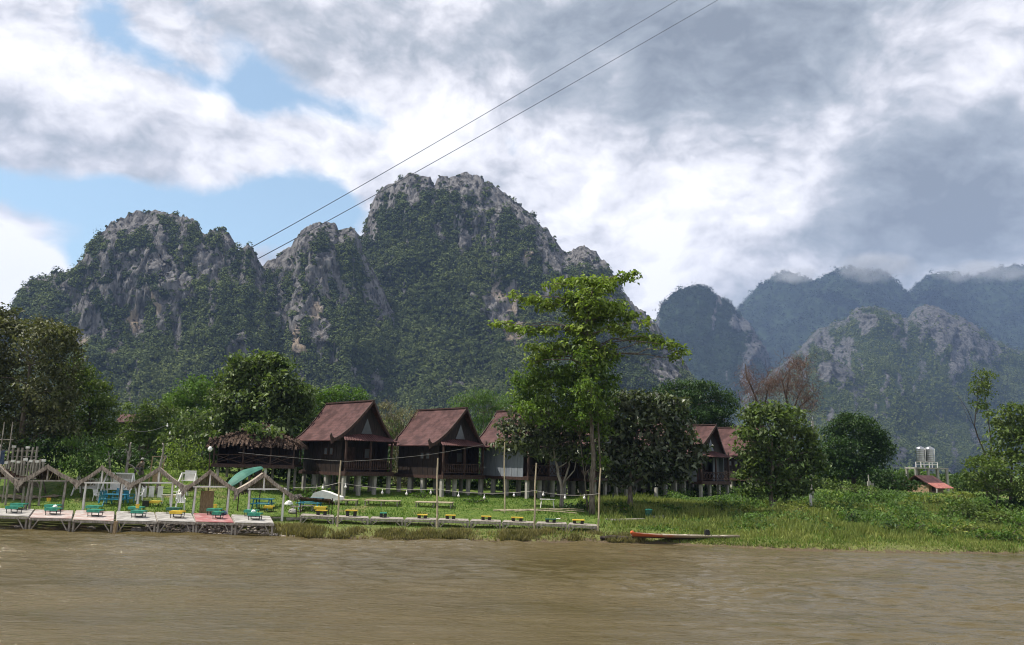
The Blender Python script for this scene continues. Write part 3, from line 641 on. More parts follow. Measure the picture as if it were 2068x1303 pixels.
tree(BL, 'brownish green tree behind the driftwood posts', 'tree', 82, (290, 950),
     [(285, 835, 30, 22), (315, 825, 32, 22), (340, 850, 34, 30), (275, 870, 30, 28), (310, 880, 40, 30), (255, 890, 22, 24), (345, 890, 26, 26)], 'olive_green', 105, size=0.32, dens=2.4, per=7, r0=0.16)
tree(BL, 'rounded fresh green tree behind the brownish one', 'tree', 96, (390, 950),
     [(380, 790, 34, 22), (410, 782, 32, 20), (360, 812, 30, 24), (430, 800, 22, 30), (395, 825, 48, 34), (400, 870, 44, 30)], 'fresh', 106, size=0.34, dens=2.6, per=7, r0=0.2)
tree(BL, 'leafy tree left of the thatched hut', 'tree', 74, (415, 960),
     [(390, 850, 34, 26), (425, 850, 30, 28), (380, 885, 32, 24), (420, 895, 28, 28), (350, 885, 22, 18), (445, 870, 20, 20)], 'teak', 107, size=0.34, dens=1.9, per=6, r0=0.12)
tree('bush', 'bright bush with hanging stems beside the driftwood', 'bush', 66, (365, 962),
     [(365, 905, 30, 18), (350, 925, 26, 16), (385, 930, 28, 20), (360, 945, 34, 14), (400, 945, 18, 14)], 'lime', 108, size=0.26, dens=2.6, per=7, r0=0.05, wfrac=0.35)
tree(BL, 'large leaved tree rising behind the thatched hut', 'tree', 72.5, (522, 985),
     [(515, 728, 34, 18), (545, 735, 34, 20), (485, 745, 30, 22), (575, 752, 28, 22), (465, 770, 26, 22), (510, 765, 46, 30), (560, 785, 42, 28), (600, 785, 28, 22), (615, 800, 22, 18), (455, 800, 24, 20), (485, 812, 42, 26), (535, 818, 46, 28), (585, 820, 40, 24), (620, 835, 20, 18), (455, 838, 28, 18), (500, 850, 40, 24), (555, 852, 44, 26), (600, 858, 30, 22), (450, 868, 22, 16), (430, 890, 20, 16), (535, 868, 30, 12, -8)],
     'teak', 109, size=0.46, dens=2.0, per=7, clump=0.34, r0=0.26, yj=0.6, hollow=0.6, trunk_px=[(522, 985), (522, 880), (525, 780)])
tree(BL, 'fresh green tree top above the first house roof', 'tree', 98, (685, 940),
     [(665, 800, 30, 16), (695, 795, 34, 18), (725, 805, 20, 12), (640, 820, 24, 24), (690, 830, 50, 28), (650, 860, 40, 30)], 'fresh', 110, size=0.34, dens=2.4, per=7, r0=0.2)
tree('vine_thicket', 'tangle of dry hanging vines between the two nearest houses', 'vine thicket', 73, (803, 1000),
     [(795, 838, 24, 22), (815, 850, 22, 26), (790, 870, 24, 24), (812, 890, 18, 26), (804, 925, 18, 34), (808, 960, 15, 24), (785, 815, 12, 10)], 'dry', 111, size=0.24, dens=3.0, per=7, clump=0.22, r0=0.08, wfrac=0.28, droop=0.9, bark='bark_pale', twigs=8)
tree('bamboo_clump', 'bright green bamboo clump behind the second and third houses', 'bamboo', 104, (970, 945),
     [(930, 812, 24, 16), (960, 802, 34, 16), (1000, 806, 34, 18), (1035, 815, 24, 18), (960, 838, 46, 26), (1010, 840, 40, 26), (900, 845, 24, 20), (960, 880, 60, 30), (1040, 870, 40, 30)], 'fresh', 112, size=0.36, dens=2.4, per=7, wfrac=0.25, droop=0.6, r0=0.1)
tree('tall_tree', 'tallest tree, open yellow green crown in flat tiers on a thin straight trunk', 'tree', 57, (1196, 1018),
     [(1145, 572, 40, 12), (1195, 572, 46, 14), (1235, 572, 30, 14), (1265, 560, 22, 9), (1283, 553, 13, 6), (1110, 578, 16, 8), (1200, 590, 40, 12),
      (1040, 597, 14, 8), (1068, 606, 30, 11), (1105, 616, 36, 13), (1150, 612, 40, 14), (1190, 622, 40, 18), (1235, 625, 40, 18), (1270, 640, 28, 12), (1298, 652, 18, 7), (1215, 648, 44, 16), (1160, 640, 26, 12),
      (1003, 655, 20, 6), (1030, 662, 22, 8), (1065, 668, 26, 10), (1105, 668, 26, 9), (1250, 668, 36, 12), (1290, 682, 28, 10), (1325, 688, 26, 11), (1355, 700, 22, 10), (1378, 712, 13, 7), (1360, 722, 10, 9),
      (1085, 704, 26, 13), (1112, 718, 32, 16), (1080, 732, 18, 12), (1186, 665, 22, 40), (1192, 710, 22, 34), (1140, 700, 26, 14), (1225, 705, 22, 16), (1160, 670, 30, 14), (1215, 620, 50, 18), (1170, 600, 50, 12)],
     'lime', 113, size=0.36, dens=3.0, per=8, clump=0.24, twigs=1, r0=0.20, yj=1.2, bark='bark', trunk_px=[(1196, 1018), (1199, 930), (1195, 860), (1190, 740), (1185, 650), (1198, 575)], stems=[([(1210, 1015), (1212, 940), (1208, 860), (1206, 800)], 0.09), ([(1194, 712), (1222, 712), (1262, 702), (1300, 690)], 0.05)], up=0.8, hollow=0.1)
tree('climbing_vine', 'green creeper wrapped round the lower half of the tallest trunk', 'creeper', 58.3, (1188, 1010),
     [(1105, 755, 38, 24), (1075, 785, 34, 26), (1062, 815, 24, 24), (1140, 765, 34, 26), (1170, 745, 26, 22), (1210, 745, 26, 30), (1225, 785, 24, 34), (1215, 830, 28, 26), (1180, 800, 34, 34), (1120, 800, 40, 32), (1160, 845, 34, 28), (1215, 870, 26, 16), (1195, 900, 10, 14), (1212, 932, 20, 8), (1196, 735, 26, 34, -2.2), (1190, 790, 30, 36, -2.4), (1200, 835, 26, 24, -2.2), (1165, 700, 30, 20, -1), (1090, 830, 40, 26, -1), (1060, 770, 22, 20, 0), (1230, 720, 18, 18, -1)],
     'vine', 114, size=0.32, dens=2.6, per=8, clump=0.26, r0=0.05, hollow=0.4)
tree(BL, 'dark large leaved tree with a forked pale trunk in front of the third house', 'tree', 61.5, (1135, 1012),
     [(1056, 838, 28, 22), (1085, 830, 36, 26), (1125, 845, 34, 26), (1165, 850, 30, 28), (1044, 868, 28, 24), (1075, 872, 44, 28), (1125, 880, 44, 28), (1170, 890, 30, 26), (1050, 902, 38, 18), (1100, 910, 40, 20), (1150, 915, 34, 18), (1190, 925, 20, 24)],
     'teak_dark', 115, size=0.42, dens=1.9, per=7, clump=0.32, r0=0.17, hollow=0.55, bark='bark_pale', trunk_px=[(1135, 1012), (1133, 975), (1122, 930), (1112, 870)], stems=[([(1135, 985), (1150, 940), (1146, 880)], 0.09), ([(1134, 980), (1160, 950), (1170, 900)], 0.06)])
tree(BL, 'broad dark tree with large glossy leaves right of the tallest trunk', 'tree', 60.5, (1272, 1020),
     [(1245, 812, 28, 16), (1275, 805, 30, 14), (1315, 805, 32, 16), (1350, 818, 26, 20), (1230, 845, 30, 24), (1275, 842, 46, 30), (1330, 845, 44, 28), (1365, 855, 22, 20), (1235, 885, 34, 28), (1290, 885, 50, 30), (1345, 888, 44, 28), (1385, 895, 26, 18), (1408, 908, 14, 12), (1235, 925, 34, 26), (1290, 930, 50, 28), (1345, 930, 46, 26), (1390, 932, 24, 18), (1250, 960, 34, 22), (1300, 962, 44, 18), (1350, 962, 30, 14)],
     'teak_dark', 116, size=0.46, dens=1.8, per=7, clump=0.36, r0=0.22, yj=0.5, hollow=0.6, trunk_px=[(1272, 1020), (1275, 950), (1290, 860)])
tree('umbrella_tree', 'wide flat topped dark green tree behind the fifth house', 'tree', 92, (1400, 960),
     [(1345, 790, 28, 10), (1385, 780, 36, 12), (1425, 784, 32, 12), (1455, 798, 24, 10), (1475, 812, 14, 8), (1320, 806, 22, 9), (1370, 805, 46, 14), (1425, 812, 44, 15), (1460, 828, 22, 12), (1390, 832, 60, 18), (1440, 850, 34, 18), (1350, 835, 40, 16), (1400, 865, 60, 20), (1460, 875, 26, 24)],
     'deep', 117, size=0.34, dens=3.6, per=8, clump=0.3, r0=0.25, wfrac=0.4)
tree(BL, 'round leafy tree in front of the last house', 'tree', 61.5, (1556, 1030),
     [(1538, 830, 24, 13), (1562, 825, 28, 13), (1595, 838, 24, 16), (1518, 848, 20, 18), (1550, 855, 42, 24), (1610, 862, 24, 20), (1515, 882, 22, 22), (1545, 892, 46, 28), (1600, 895, 38, 26), (1630, 885, 16, 20), (1640, 915, 18, 20), (1516, 925, 24, 24), (1555, 930, 46, 28), (1610, 935, 34, 26), (1650, 938, 13, 14), (1526, 962, 32, 24), (1575, 968, 44, 26), (1625, 968, 26, 20), (1545, 992, 40, 14), (1600, 995, 30, 12)],
     'teak', 118, size=0.40, dens=1.9, per=7, clump=0.30, r0=0.2, yj=0.5, hollow=0.6, trunk_px=[(1556, 1030), (1556, 980), (1560, 880)])
tree(BL, 'dense dark green tree right of the concrete pole', 'tree', 88, (1725, 985),
     [(1725, 845, 22, 11), (1700, 858, 24, 15), (1750, 858, 24, 16), (1680, 878, 22, 18), (1730, 880, 44, 24), (1775, 880, 18, 18), (1690, 908, 30, 24), (1740, 915, 44, 28), (1780, 915, 20, 22), (1665, 930, 16, 22), (1710, 945, 40, 22), (1760, 950, 36, 22), (1670, 965, 22, 18)],
     'deep', 119, size=0.32, dens=3.4, per=8, clump=0.3, r0=0.28, bark='bark_dark')
tree('bush', 'dark low bush between the dense tree and the red roofed hut', 'bush', 84, (1800, 995),
     [(1785, 962, 24, 14), (1810, 972, 24, 13), (1835, 982, 16, 10), (1790, 985, 30, 12)], 'deep', 120, size=0.32, dens=2.4, per=7, r0=0.06)
tree('slender_tree', 'thin leaning tree with one brown green tuft high on bare stems', 'tree', 76, (1995, 985),
     [(1985, 762, 20, 14), (1975, 785, 17, 16), (1992, 790, 18, 20), (1980, 815, 16, 16)], 'olive_green', 121, size=0.24, dens=2.6, per=7, clump=0.22, r0=0.10, bark='bark_dark', hollow=0.2,
     trunk_px=[(1995, 985), (1990, 920), (1968, 860), (1975, 790)], stems=[([(1995, 960), (2003, 900), (1996, 850), (1990, 800)], 0.07), ([(1975, 880), (1955, 830), (1935, 800)], 0.03), ([(1968, 860), (1958, 850), (1940, 812)], 0.02)], twigs=2)
tree(BL, 'leafy olive tree cut by the right edge of the photo', 'tree', 70, (2040, 1000),
     [(2050, 828, 30, 16), (2025, 850, 26, 22), (2075, 850, 36, 30), (2015, 880, 22, 24), (2055, 888, 38, 30), (2095, 890, 40, 40), (2020, 920, 28, 22), (2060, 935, 38, 28), (1995, 935, 22, 18)],
     'olive_green', 122, size=0.34, dens=2.0, per=7, clump=0.30, r0=0.15, bark='bark_dark')
tree('bush', 'large olive bush below the slender leaning tree', 'bush', 64, (2010, 1010),
     [(1985, 945, 26, 18), (2015, 950, 30, 20), (2050, 965, 34, 22), (1970, 970, 20, 16), (2005, 985, 38, 18), (2060, 990, 34, 20)], 'olive_green', 123, size=0.30, dens=2.2, per=7, r0=0.06)
tree('hedge', 'low green hedge behind the red roofed hut', 'hedge', 112, (1940, 985),
     [(1915, 968, 26, 10), (1950, 965, 26, 11), (1975, 972, 20, 10), (1890, 978, 20, 8)], 'deep', 124, size=0.34, dens=2.2, per=7, r0=0.05)
tree('bush', 'pale stemmed bush at the foot of the concrete pole', 'bush', 78, (1690, 1000), [(1670, 978, 22, 12), (1700, 985, 26, 12), (1735, 990, 26, 10)], 'olive_green', 125, size=0.26, dens=2.4, per=6, r0=0.04)

rng_w = np.random.RandomState(900)
for i, (px, top) in enumerate([(225, 868), (300, 862), (350, 850), (455, 850), (560, 850), (610, 835), (735, 832), (775, 850), (845, 852), (890, 838), (1080, 835), (1150, 830), (1235, 832), (1300, 838), (1480, 868), (1530, 880), (1590, 890), (1650, 905), (1700, 930), (1840, 962), (1010, 850), (520, 870)]):
    bl = []
    for q in range(9):
        fx = rng_w.uniform(-1, 1); fy = rng_w.uniform(0, 1)
        bl.append((px+fx*34, top+14+fy*(955-top-14)*0.95, rng_w.uniform(18, 30), rng_w.uniform(14, 24)))
    bl.append((px, top+8, 22, 12))
    tree('wood_tree', 'green tree in the continuous wood behind the houses', 'tree', rng_w.uniform(104, 122), (px, 960), bl, ['wood', 'wood', 'deep', 'fresh'][i % 4] if px > 300 else 'wood', 910+i, size=0.40, dens=1.5, per=7, r0=0.2, twigs=0, limbs=(i % 3 == 0), group='trees of the wood behind the houses')
for i, (px, Y, w, h, lf) in enumerate([(470, 73, 50, 34, 'deep'), (560, 74, 50, 36, 'wood'), (640, 76.5, 44, 34, 'deep'), (705, 77.5, 40, 26, 'fresh'), (770, 76.5, 40, 40, 'deep'), (840, 77.5, 44, 34, 'wood'), (915, 77.5, 40, 30, 'deep'), (985, 77.5, 46, 40, 'deep'), (1055, 79.5, 44, 40, 'deep'), (1120, 77.5, 44, 40, 'deep'), (1190, 77.5, 44, 42, 'deep'), (1255, 79.5, 44, 42, 'deep'), (1320, 82, 44, 42, 'deep'), (1385, 84, 40, 36, 'deep'), (1450, 86, 40, 34, 'wood'), (1510, 86, 40, 40, 'wood'), (1580, 90, 46, 40, 'wood'), (1650, 98, 40, 36, 'wood'), (1790, 100, 60, 24, 'wood'), (1890, 104, 50, 22, 'wood'), (400, 78, 40, 30, 'wood'), (600, 78, 44, 30, 'deep'), (670, 79, 44, 30, 'deep'), (740, 79, 44, 30, 'wood'), (805, 79, 44, 34, 'deep'), (880, 80, 44, 30, 'deep'), (950, 80, 44, 34, 'deep'), (1020, 81, 44, 34, 'deep'), (1090, 81, 44, 34, 'deep'), (1155, 82, 44, 34, 'deep'), (1225, 83, 44, 34, 'deep'), (1290, 84, 44, 34, 'deep'), (1355, 86, 44, 34, 'deep'), (330, 74, 40, 26, 'deep'), (250, 72, 40, 26, 'deep'), (2000, 100, 60, 26, 'wood')]):
    b0 = gy(px, Y); py = proj(b0)[1]
    h *= 1.5
    bl = [(px+rng_w.uniform(-1, 1)*w, py-h*rng_w.uniform(0.05, 0.9), w*rng_w.uniform(0.35, 0.5), h*rng_w.uniform(0.3, 0.45)) for _ in range(9)]
    tree('bush', 'low bush in the shade behind the houses and huts', 'bush', Y, (px, py), bl, lf, 950+i, size=0.36, dens=1.6, per=7, r0=0.04, twigs=0, group='low bushes behind the houses')
# leafless trees
def bare_tree(label, Y, base_px, stems, seed, clouds):
    rng = np.random.RandomState(seed); b0 = gy(base_px[0], Y); rt = root('bare_tree', label, 'tree', b0, 0, 'leafless trees behind the round leafy tree')
    mb = MB()
    for pts, r in stems:
        sp = [np.array(at(px, py, Y))-np.array(b0) for px, py in pts]; m_ = len(sp)
        mb.path(sp, [r*(1-0.75*i/(m_-1)) for i in range(m_)], 7)
    part('trunk', mb, M['bark_dark'], rt, smooth=True)
    mt = MB()
    for (cx, cy, rx, ry, n) in clouds:
        for _ in range(n):
            a = rng.normal(size=2)*0.45; p = np.array(at(cx+a[0]*rx, cy+a[1]*ry, Y+rng.normal()*1.5))-np.array(b0)
            d = rng.normal(size=3); d[2] = abs(d[2]); d *= rng.uniform(0.5, 1.4)/np.linalg.norm(d)
            limb(mt, p-d*0.5, p+d*0.5, 0.026, 0.008, rng, 0.2, 3, 3)
    part('crown', mt, M['dry_twig'], rt)
bare_tree('leafless brown tree with a wide twiggy top, right of the pair', 106, (1600, 985), [([(1600, 985), (1600, 880), (1588, 800), (1595, 745)], 0.26), ([(1596, 850), (1612, 800), (1634, 765)], 0.14), ([(1590, 815), (1580, 770), (1606, 728)], 0.12), ([(1605, 830), (1640, 800), (1650, 780)], 0.08), ([(1592, 790), (1590, 760)], 0.07)], 131, [(1600, 770, 50, 46, 800), (1612, 735, 28, 18, 220), (1630, 810, 32, 36, 350)])
bare_tree('leafless brown tree with a bent pale limb, left of the pair', 108, (1548, 985), [([(1548, 985), (1545, 880), (1525, 800), (1508, 760), (1505, 735)], 0.22), ([(1538, 850), (1550, 790), (1560, 755)], 0.12), ([(1530, 815), (1515, 800)], 0.06)], 132, [(1530, 790, 42, 42, 560), (1560, 775, 26, 26, 300), (1510, 760, 16, 26, 150)])

# shrubs on the right bank and by the houses; base pixel, blobs relative to it, leaf, leaf size
def shrub(label, px, py, w, h, leaf, seed, size=0.24, name='shrub', group=None, dens=2.6, **kw):
    b0 = gp(px, py); k = F/b0.y; rng = np.random.RandomState(seed)
    bl = []
    for i in range(max(3, int(w/11))):
        f = (i+0.5)/max(3, int(w/11))*2-1
        bl.append((px+f*w*0.75, py-h*rng.uniform(0.25, 0.75)*(1-0.4*f*f), w*0.42, h*rng.uniform(0.35, 0.55)))
    bl.append((px, py-h*0.35, w*0.7, h*0.42))
    tree(name, label, 'shrub', b0.y, (px, py), bl, leaf, seed, size=size, dens=dens, per=6, clump=0.16, r0=0.03, base=b0, group=group, twigs=1, yj=0.5, **kw)
shrub('rounded dark green shrub on the lower right bank', 1800, 1080, 30, 30, 'deep', 201, 0.20)
shrub('wide bright shrub right of the rounded dark one on the bank', 1848, 1082, 34, 34, 'fresh', 202, 0.22)
shrub('small low shrub right of the wide bright one', 1890, 1086, 20, 20, 'fresh', 203, 0.18)
shrub('narrow upright dark shrub like a small column on the bank', 1719, 1064, 13, 36, 'deep', 204, 0.18)
shrub('broad tangled shrub on the middle of the right bank', 1960, 1055, 60, 42, 'olive_green', 205, 0.24)
shrub('bright low shrub at the right edge, nearest to the water', 2040, 1095, 46, 30, 'fresh', 206, 0.22)
shrub('spreading light green shrub under the red roofed hut', 1870, 1030, 50, 34, 'weed', 207, 0.26)
shrub('light green shrub at the foot of the dense dark tree', 1750, 1025, 56, 36, 'fresh', 208, 0.26)
shrub('leafy shrub between the white stub post and the dense tree', 1686, 1020, 36, 28, 'lime', 209, 0.24)
shrub('small shrub with pale leaves in front of the fifth house', 1450, 1035, 26, 26, 'olive_green', 210, 0.26)
shrub('ragged shrub right of the round leafy tree trunk', 1605, 1040, 34, 24, 'weed', 211, 0.24)
shrub('dark olive shrub at the right edge behind the bright one', 2045, 1040, 50, 44, 'deep', 212, 0.28)
shrub('leafy green patch in front of the first house stilts', 645, 1012, 46, 26, 'fresh', 213, 0.26)
shrub('small round plant by the bamboo pole at the first house', 590, 1010, 16, 16, 'fresh', 214, 0.2)
shrub('green shrub at the foot of the two tall trunks', 1245, 1035, 34, 28, 'fresh', 215, 0.26)
shrub('low leafy plant right of the green bin', 1345, 1032, 30, 18, 'fresh', 216, 0.24)
shrub('little plant under the front of the second house', 960, 1016, 30, 14, 'fresh', 217, 0.22)
shrub('low plant beneath the porch of the second house', 850, 1005, 24, 12, 'fresh', 218, 0.2)
shrub('low shrub left of the tallest trunk', 1165, 1030, 34, 20, 'deep', 219, 0.24)
shrub('green shrub behind the green bin', 1300, 1028, 26, 16, 'fresh', 220, 0.22)
shrub('pale weedy shrub below the water tanks', 1930, 1025, 44, 34, 'weed', 221, 0.26)
shrub('small dark bush half way along the right bank', 1835, 1062, 26, 22, 'deep', 222, 0.2)
shrub('leafy bank shrub below the broad tangled one', 1950, 1080, 44, 26, 'weed', 223, 0.22)

for i, (px, py, w, h, lf, lb) in enumerate([(1700, 1045, 46, 22, 'weed', 'low weedy shrub in the middle of the bank, right of the marker post'), (1770, 1050, 50, 24, 'weed', 'spreading weedy shrub above the rounded dark green shrub'), (1820, 1035, 44, 26, 'fresh', 'bright bank shrub left of the spreading light green one'),
        (1930, 1050, 50, 28, 'fresh', 'bright shrub just left of the broad tangled shrub'), (2010, 1062, 54, 34, 'olive_green', 'olive shrub between the broad tangled shrub and the right edge'), (2060, 1070, 40, 34, 'fresh', 'bright green shrub cut by the right edge below the dark olive one'), (1990, 1092, 40, 22, 'fresh', 'low bright shrub left of the one nearest to the water'),
        (1640, 1040, 36, 18, 'weed', 'small weedy shrub around the foot of the white marker post'), (1910, 1080, 30, 20, 'weed', 'pale little shrub right of the small low shrub'), (1660, 1062, 26, 14, 'weed', 'flat weedy tuft left of the narrow upright shrub'), (1540, 1046, 34, 16, 'fresh', 'low leafy shrub at the foot of the round leafy tree'), (1500, 1038, 30, 18, 'weed', 'low weedy shrub between the fifth house and the round leafy tree'), (1395, 1036, 34, 18, 'fresh', 'low green shrub below the hidden house, left of the pale leaved one')]):
    shrub(lb, px, py, w, h, lf, 240+i, 0.24)
# grass and weeds that nobody could count
def grassmesh(n, xr, rng, hfun, wfun, dens):
    x = rng.uniform(xr[0], xr[1], n*3); s = shore(x); d = rng.uniform(0, 1, n*3)**1.15*xr[2]+xr[3]
    y = s+d; keep = rng.rand(n*3) < dens(x, y, d); x, y, d = x[keep][:n], y[keep][:n], d[keep][:n]
    z = ground(x, y); h = hfun(x, y, d, rng); m_ = len(x)
    a = rng.uniform(0, 2*math.pi, m_); w = wfun(h); ln = rng.normal(size=(m_, 2))*h[:, None]*0.35
    V = np.empty((m_, 3, 3)); c, s_ = np.cos(a)*w, np.sin(a)*w
    V[:, 0] = np.stack([x-c, y-s_, z-0.03], -1); V[:, 1] = np.stack([x+c, y+s_, z-0.03], -1); V[:, 2] = np.stack([x+ln[:, 0], y+ln[:, 1], z+h], -1)
    return V.reshape(-1, 3), np.arange(3*m_).reshape(-1, 3)
rng = np.random.RandomState(301)
def pat(x, y, s=0.35): return vnoise(np.stack([x*s, y*s, 0*x+4], -1))
V, Q = grassmesh(90000, (-34, 40, 24, 0.25), rng, lambda x, y, d, r: np.clip(0.07+0.07*pat(x, y)+0.05*r.normal(size=len(x)), 0.03, 0.4), lambda h: 0.025+0.06*h, lambda x, y, d: 0.75*(1-sm(-x, 3, 6)*sm(-d, -3.2, -2.4))+0*x)
tag(link('grass', arrmesh('grass', V, Q), L_['grass']), 'short green grass on the lawn below the houses', kind='stuff')
V, Q = grassmesh(60000, (5.5, 42, 22, 0.15), rng, lambda x, y, d, r: np.clip((0.12+0.32*sm(d, 1, 6))*(1+0.5*pat(x, y))*(0.7+0.5*r.rand(len(x))), 0.06, 0.9), lambda h: 0.03+0.05*h, lambda x, y, d: np.clip(0.45+0.6*pat(x, y, 0.6), 0, 1)*sm(x, 5, 9))
def groundcover(n, rng):
    x = rng.uniform(8, 46, n*3); d = rng.uniform(2.5, 34, n*3); keep = rng.rand(n*3) < np.clip(0.15+1.3*pat(x, d, 0.33)+0.5*sm(x, 12, 26)*sm(d, 4, 10), 0, 1); x, d = x[keep][:n], d[keep][:n]
    y = shore(x)+d; h = (0.15+0.75*sm(d, 3, 9)*sm(x, 8, 20)*(0.6+0.8*pat(x, d, 0.5)))*rng.uniform(0.1, 1, len(x)); P = np.stack([x, y, ground(x, y)+np.maximum(h, 0.05)], -1)
    nr = rng.normal(size=P.shape)*0.5+np.array([0, -0.2, 0.8]); return leaf_quads(P, nr, 0.22, rng, wfrac=0.5, droop=0.3)
Vg, Qg = groundcover(42000, rng)
tag(link('undergrowth', arrmesh('undergrowth', Vg, Qg), L_['fresh']), 'knee high leafy undergrowth over the right bank', kind='stuff')
V2, Q2 = grassmesh(14000, (-14, 8, 1.5, 0.0), rng, lambda x, y, d, r: np.clip(0.22+0.1*pat(x, y)+0.07*r.normal(size=len(x)), 0.08, 0.5), lambda h: 0.03+0.05*h, lambda x, y, d: (0.2+0.8*sm(x, -13.5, -12))*np.clip(0.35+1.5*pat(x, d*0.5, 1.3), 0.05, 1))
tag(link('dry_grass', arrmesh('dry_grass', V2, Q2), L_['straw']), 'straw coloured grass fringe along the water below the low decks', kind='stuff')
tag(link('weeds', arrmesh('weeds', V, Q), L_['weed']), 'straw green weeds and tall grass along the river bank', kind='stuff')
# ------------------------------------------------------------------ stilt houses
def roof_z(s): return 4.35+3.45*(1-s)**1.42+0.10*max(0, s-0.8)
def house(label, px, Y, sc=1.0, yaw=42, pale=False, lattice=False, seed=0, lift=0.0, parts_full=True):
    rng = random.Random(seed)
    b = gy(px, Y); rt = root('stilt_house', label, 'house', (b.x, b.y, b.z+lift), R(yaw), 'row of wooden stilt houses behind the lawn'); rt.scale = (sc*1.08, sc*1.24, sc)
    W, L, zf = 2.2, 2.5, 1.80; RW, RF, RB = 3.0, -3.15, 2.9
    # roof: two curved slopes with thickness
    N = 9; mb = MB(); RK = .85; fy = lambda i: RF+RK*i/N
    for sg in (-1, 1):
        top = [(sg*RW*i/N, roof_z(i/N)) for i in range(N+1)]
        for i in range(N):
            (x0, z0), (x1, z1) = top[i], top[i+1]
            K = 8
            for q in range(K):
                ya, yb, yc, yd = (fy(i)+(RB-fy(i))*q/K, fy(i+1)+(RB-fy(i+1))*q/K, fy(i+1)+(RB-fy(i+1))*(q+1)/K, fy(i)+(RB-fy(i))*(q+1)/K)
                J = lambda a, b: .035*math.sin(a*2.3+seed*1.7+sg)*math.sin(b*1.9+seed)*(0 if a in (0,) else 1)
                mb.quad((x0, ya, z0+J(i, q)), (x1, yb, z1+J(i+1, q)), (x1, yc, z1+J(i+1, q+1)), (x0, yd, z0+J(i, q+1)))
            mb.quad((x0, fy(i), z0-.09), (x0, RB, z0-.09), (x1, RB, z1-.09), (x1, fy(i+1), z1-.09))
            mb.quad((x0, fy(i), z0), (x0, fy(i), z0-.09), (x1, fy(i+1), z1-.09), (x1, fy(i+1), z1)); mb.quad((x0, RB, z0), (x1, RB, z1), (x1, RB, z1-.09), (x0, RB, z0-.09))
        mb.quad((sg*RW, fy(N), roof_z(1)), (sg*RW, fy(N), roof_z(1)-.09), (sg*RW, RB, roof_z(1)-.09), (sg*RW, RB, roof_z(1)))
    rf = part('roof', mb, M['roof'], rt)
    mb = MB(); mb.beam((0, RF-.05, roof_z(0)+.05), (0, RB+.05, roof_z(0)+.05), .22, .12); part('ridge_cap', mb, M['wood_trim'], rf)
    for sg in (-1, 1):
        for y in (RF-.06, RB+.06):
            mb = MB()
            pr = [(sg*(RW+.05)*i/N, roof_z(i/N)) for i in range(N+1)]
            for i in range(N):
                (x0, z0), (x1, z1) = pr[i], pr[i+1]
                k0, k1 = (RK*i/N, RK*(i+1)/N) if y < 0 else (0, 0)
                mb.prism([(x0, y-.04+k0, z0+.10), (x1, y-.04+k1, z1+.10), (x1, y-.04+k1, z1-.20), (x0, y-.04+k0, z0-.20)], (0, .08, 0))
            part('bargeboard', mb, M['wood_trim'], rf)
        mb = MB()
        xe, ze = sg*(RW+.02), roof_z(1)
        pts = [(0, -.25), (.16, -.30), (.22, .1), (.30, .42), (.20, .60), (.10, .30), (-.05, .22)]
        mb.prism([(xe-sg*.12+sg*a, RF-.12+RK, ze+c) for a, c in pts], (0, .12, 0)); part('finial', mb, M['wood_trim'], rf)
    # gable wall under the profile
    mb = MB(); pr = [(RW*.93*i/N, roof_z(min(1, .93*i/N))-.12) for i in range(N+1)]
    poly = [(-x, -L-.02, z) for x, z in reversed(pr[1:])]+[(x, -L-.02, z) for x, z in pr]
    mb.prism(poly, (0, .08, 0)); mb.prism([(x, y+2*L-.04, z) for x, y, z in poly], (0, .08, 0))
    gw = part('gable_wall', mb, M['wood_dark'], rt)
    mb = MB(); mb.prism([(-.5, -L-.06, 5.0), (.5, -L-.06, 5.0), (0, -L-.06, 6.3)], (0, .035, 0)); part('gable_panel', mb, M['glass_dark'], gw)
    # pent roof over the porch
    mb = MB(); nn = 22
    for i in range(nn):
        a0, a1 = -1+2*i/nn, -1+2*(i+1)/nn
        zz = lambda a: 4.98-.28*abs(a)**1.6
        for da, db, dz in ((0, .5, (0, .05)), (.5, 1, (.05, 0))):
            p0, p1 = a0+(a1-a0)*da, a0+(a1-a0)*db
            mb.quad((p0*2.55, -3.35, 4.38+dz[0]), (p1*2.55, -3.35, 4.38+dz[1]), (p1*2.1, -L-.03, zz(p1)+dz[1]), (p0*2.1, -L-.03, zz(p0)+dz[0]))
            mb.quad((p0*2.55, -3.35, 4.33+dz[0]), (p0*2.1, -L-.03, zz(p0)-.05+dz[0]), (p1*2.1, -L-.03, zz(p1)-.05+dz[1]), (p1*2.55, -3.35, 4.33+dz[1]))
            mb.quad((p0*2.55, -3.35, 4.38+dz[0]), (p0*2.55, -3.35, 4.33+dz[0]), (p1*2.55, -3.35, 4.33+dz[1]), (p1*2.55, -3.35, 4.38+dz[1]))
    part('pent_roof', mb, M['roof'], rt)
    # walls: left, right, back, and the set back front behind the porch
    wl = M['shaded_white_wall'] if pale else M['wood_dark']
    def boards(mb, a, b, z0, z1, th=.05, n=16):
        a, b = Vector(a), Vector(b)
        for i in range(n):
            p, q = a+(b-a)*(i/n), a+(b-a)*((i+1)/n-.004); nx = (b-a).normalized().cross(Vector((0, 0, 1)))
            o = nx*(.012 if i % 2 else 0)
            mb.prism([tuple(p+o+Vector((0, 0, z0))), tuple(q+o+Vector((0, 0, z0))), tuple(q+o+Vector((0, 0, z1))), tuple(p+o+Vector((0, 0, z1)))], nx*th)
    mb = MB(); boards(mb, (-W, -L+.03, 0), (-W, L-.03, 0), zf-.15, 4.42); lw = part('side_wall', mb, wl, rt, 'white side wall with shade put into its grey colour' if pale else None)
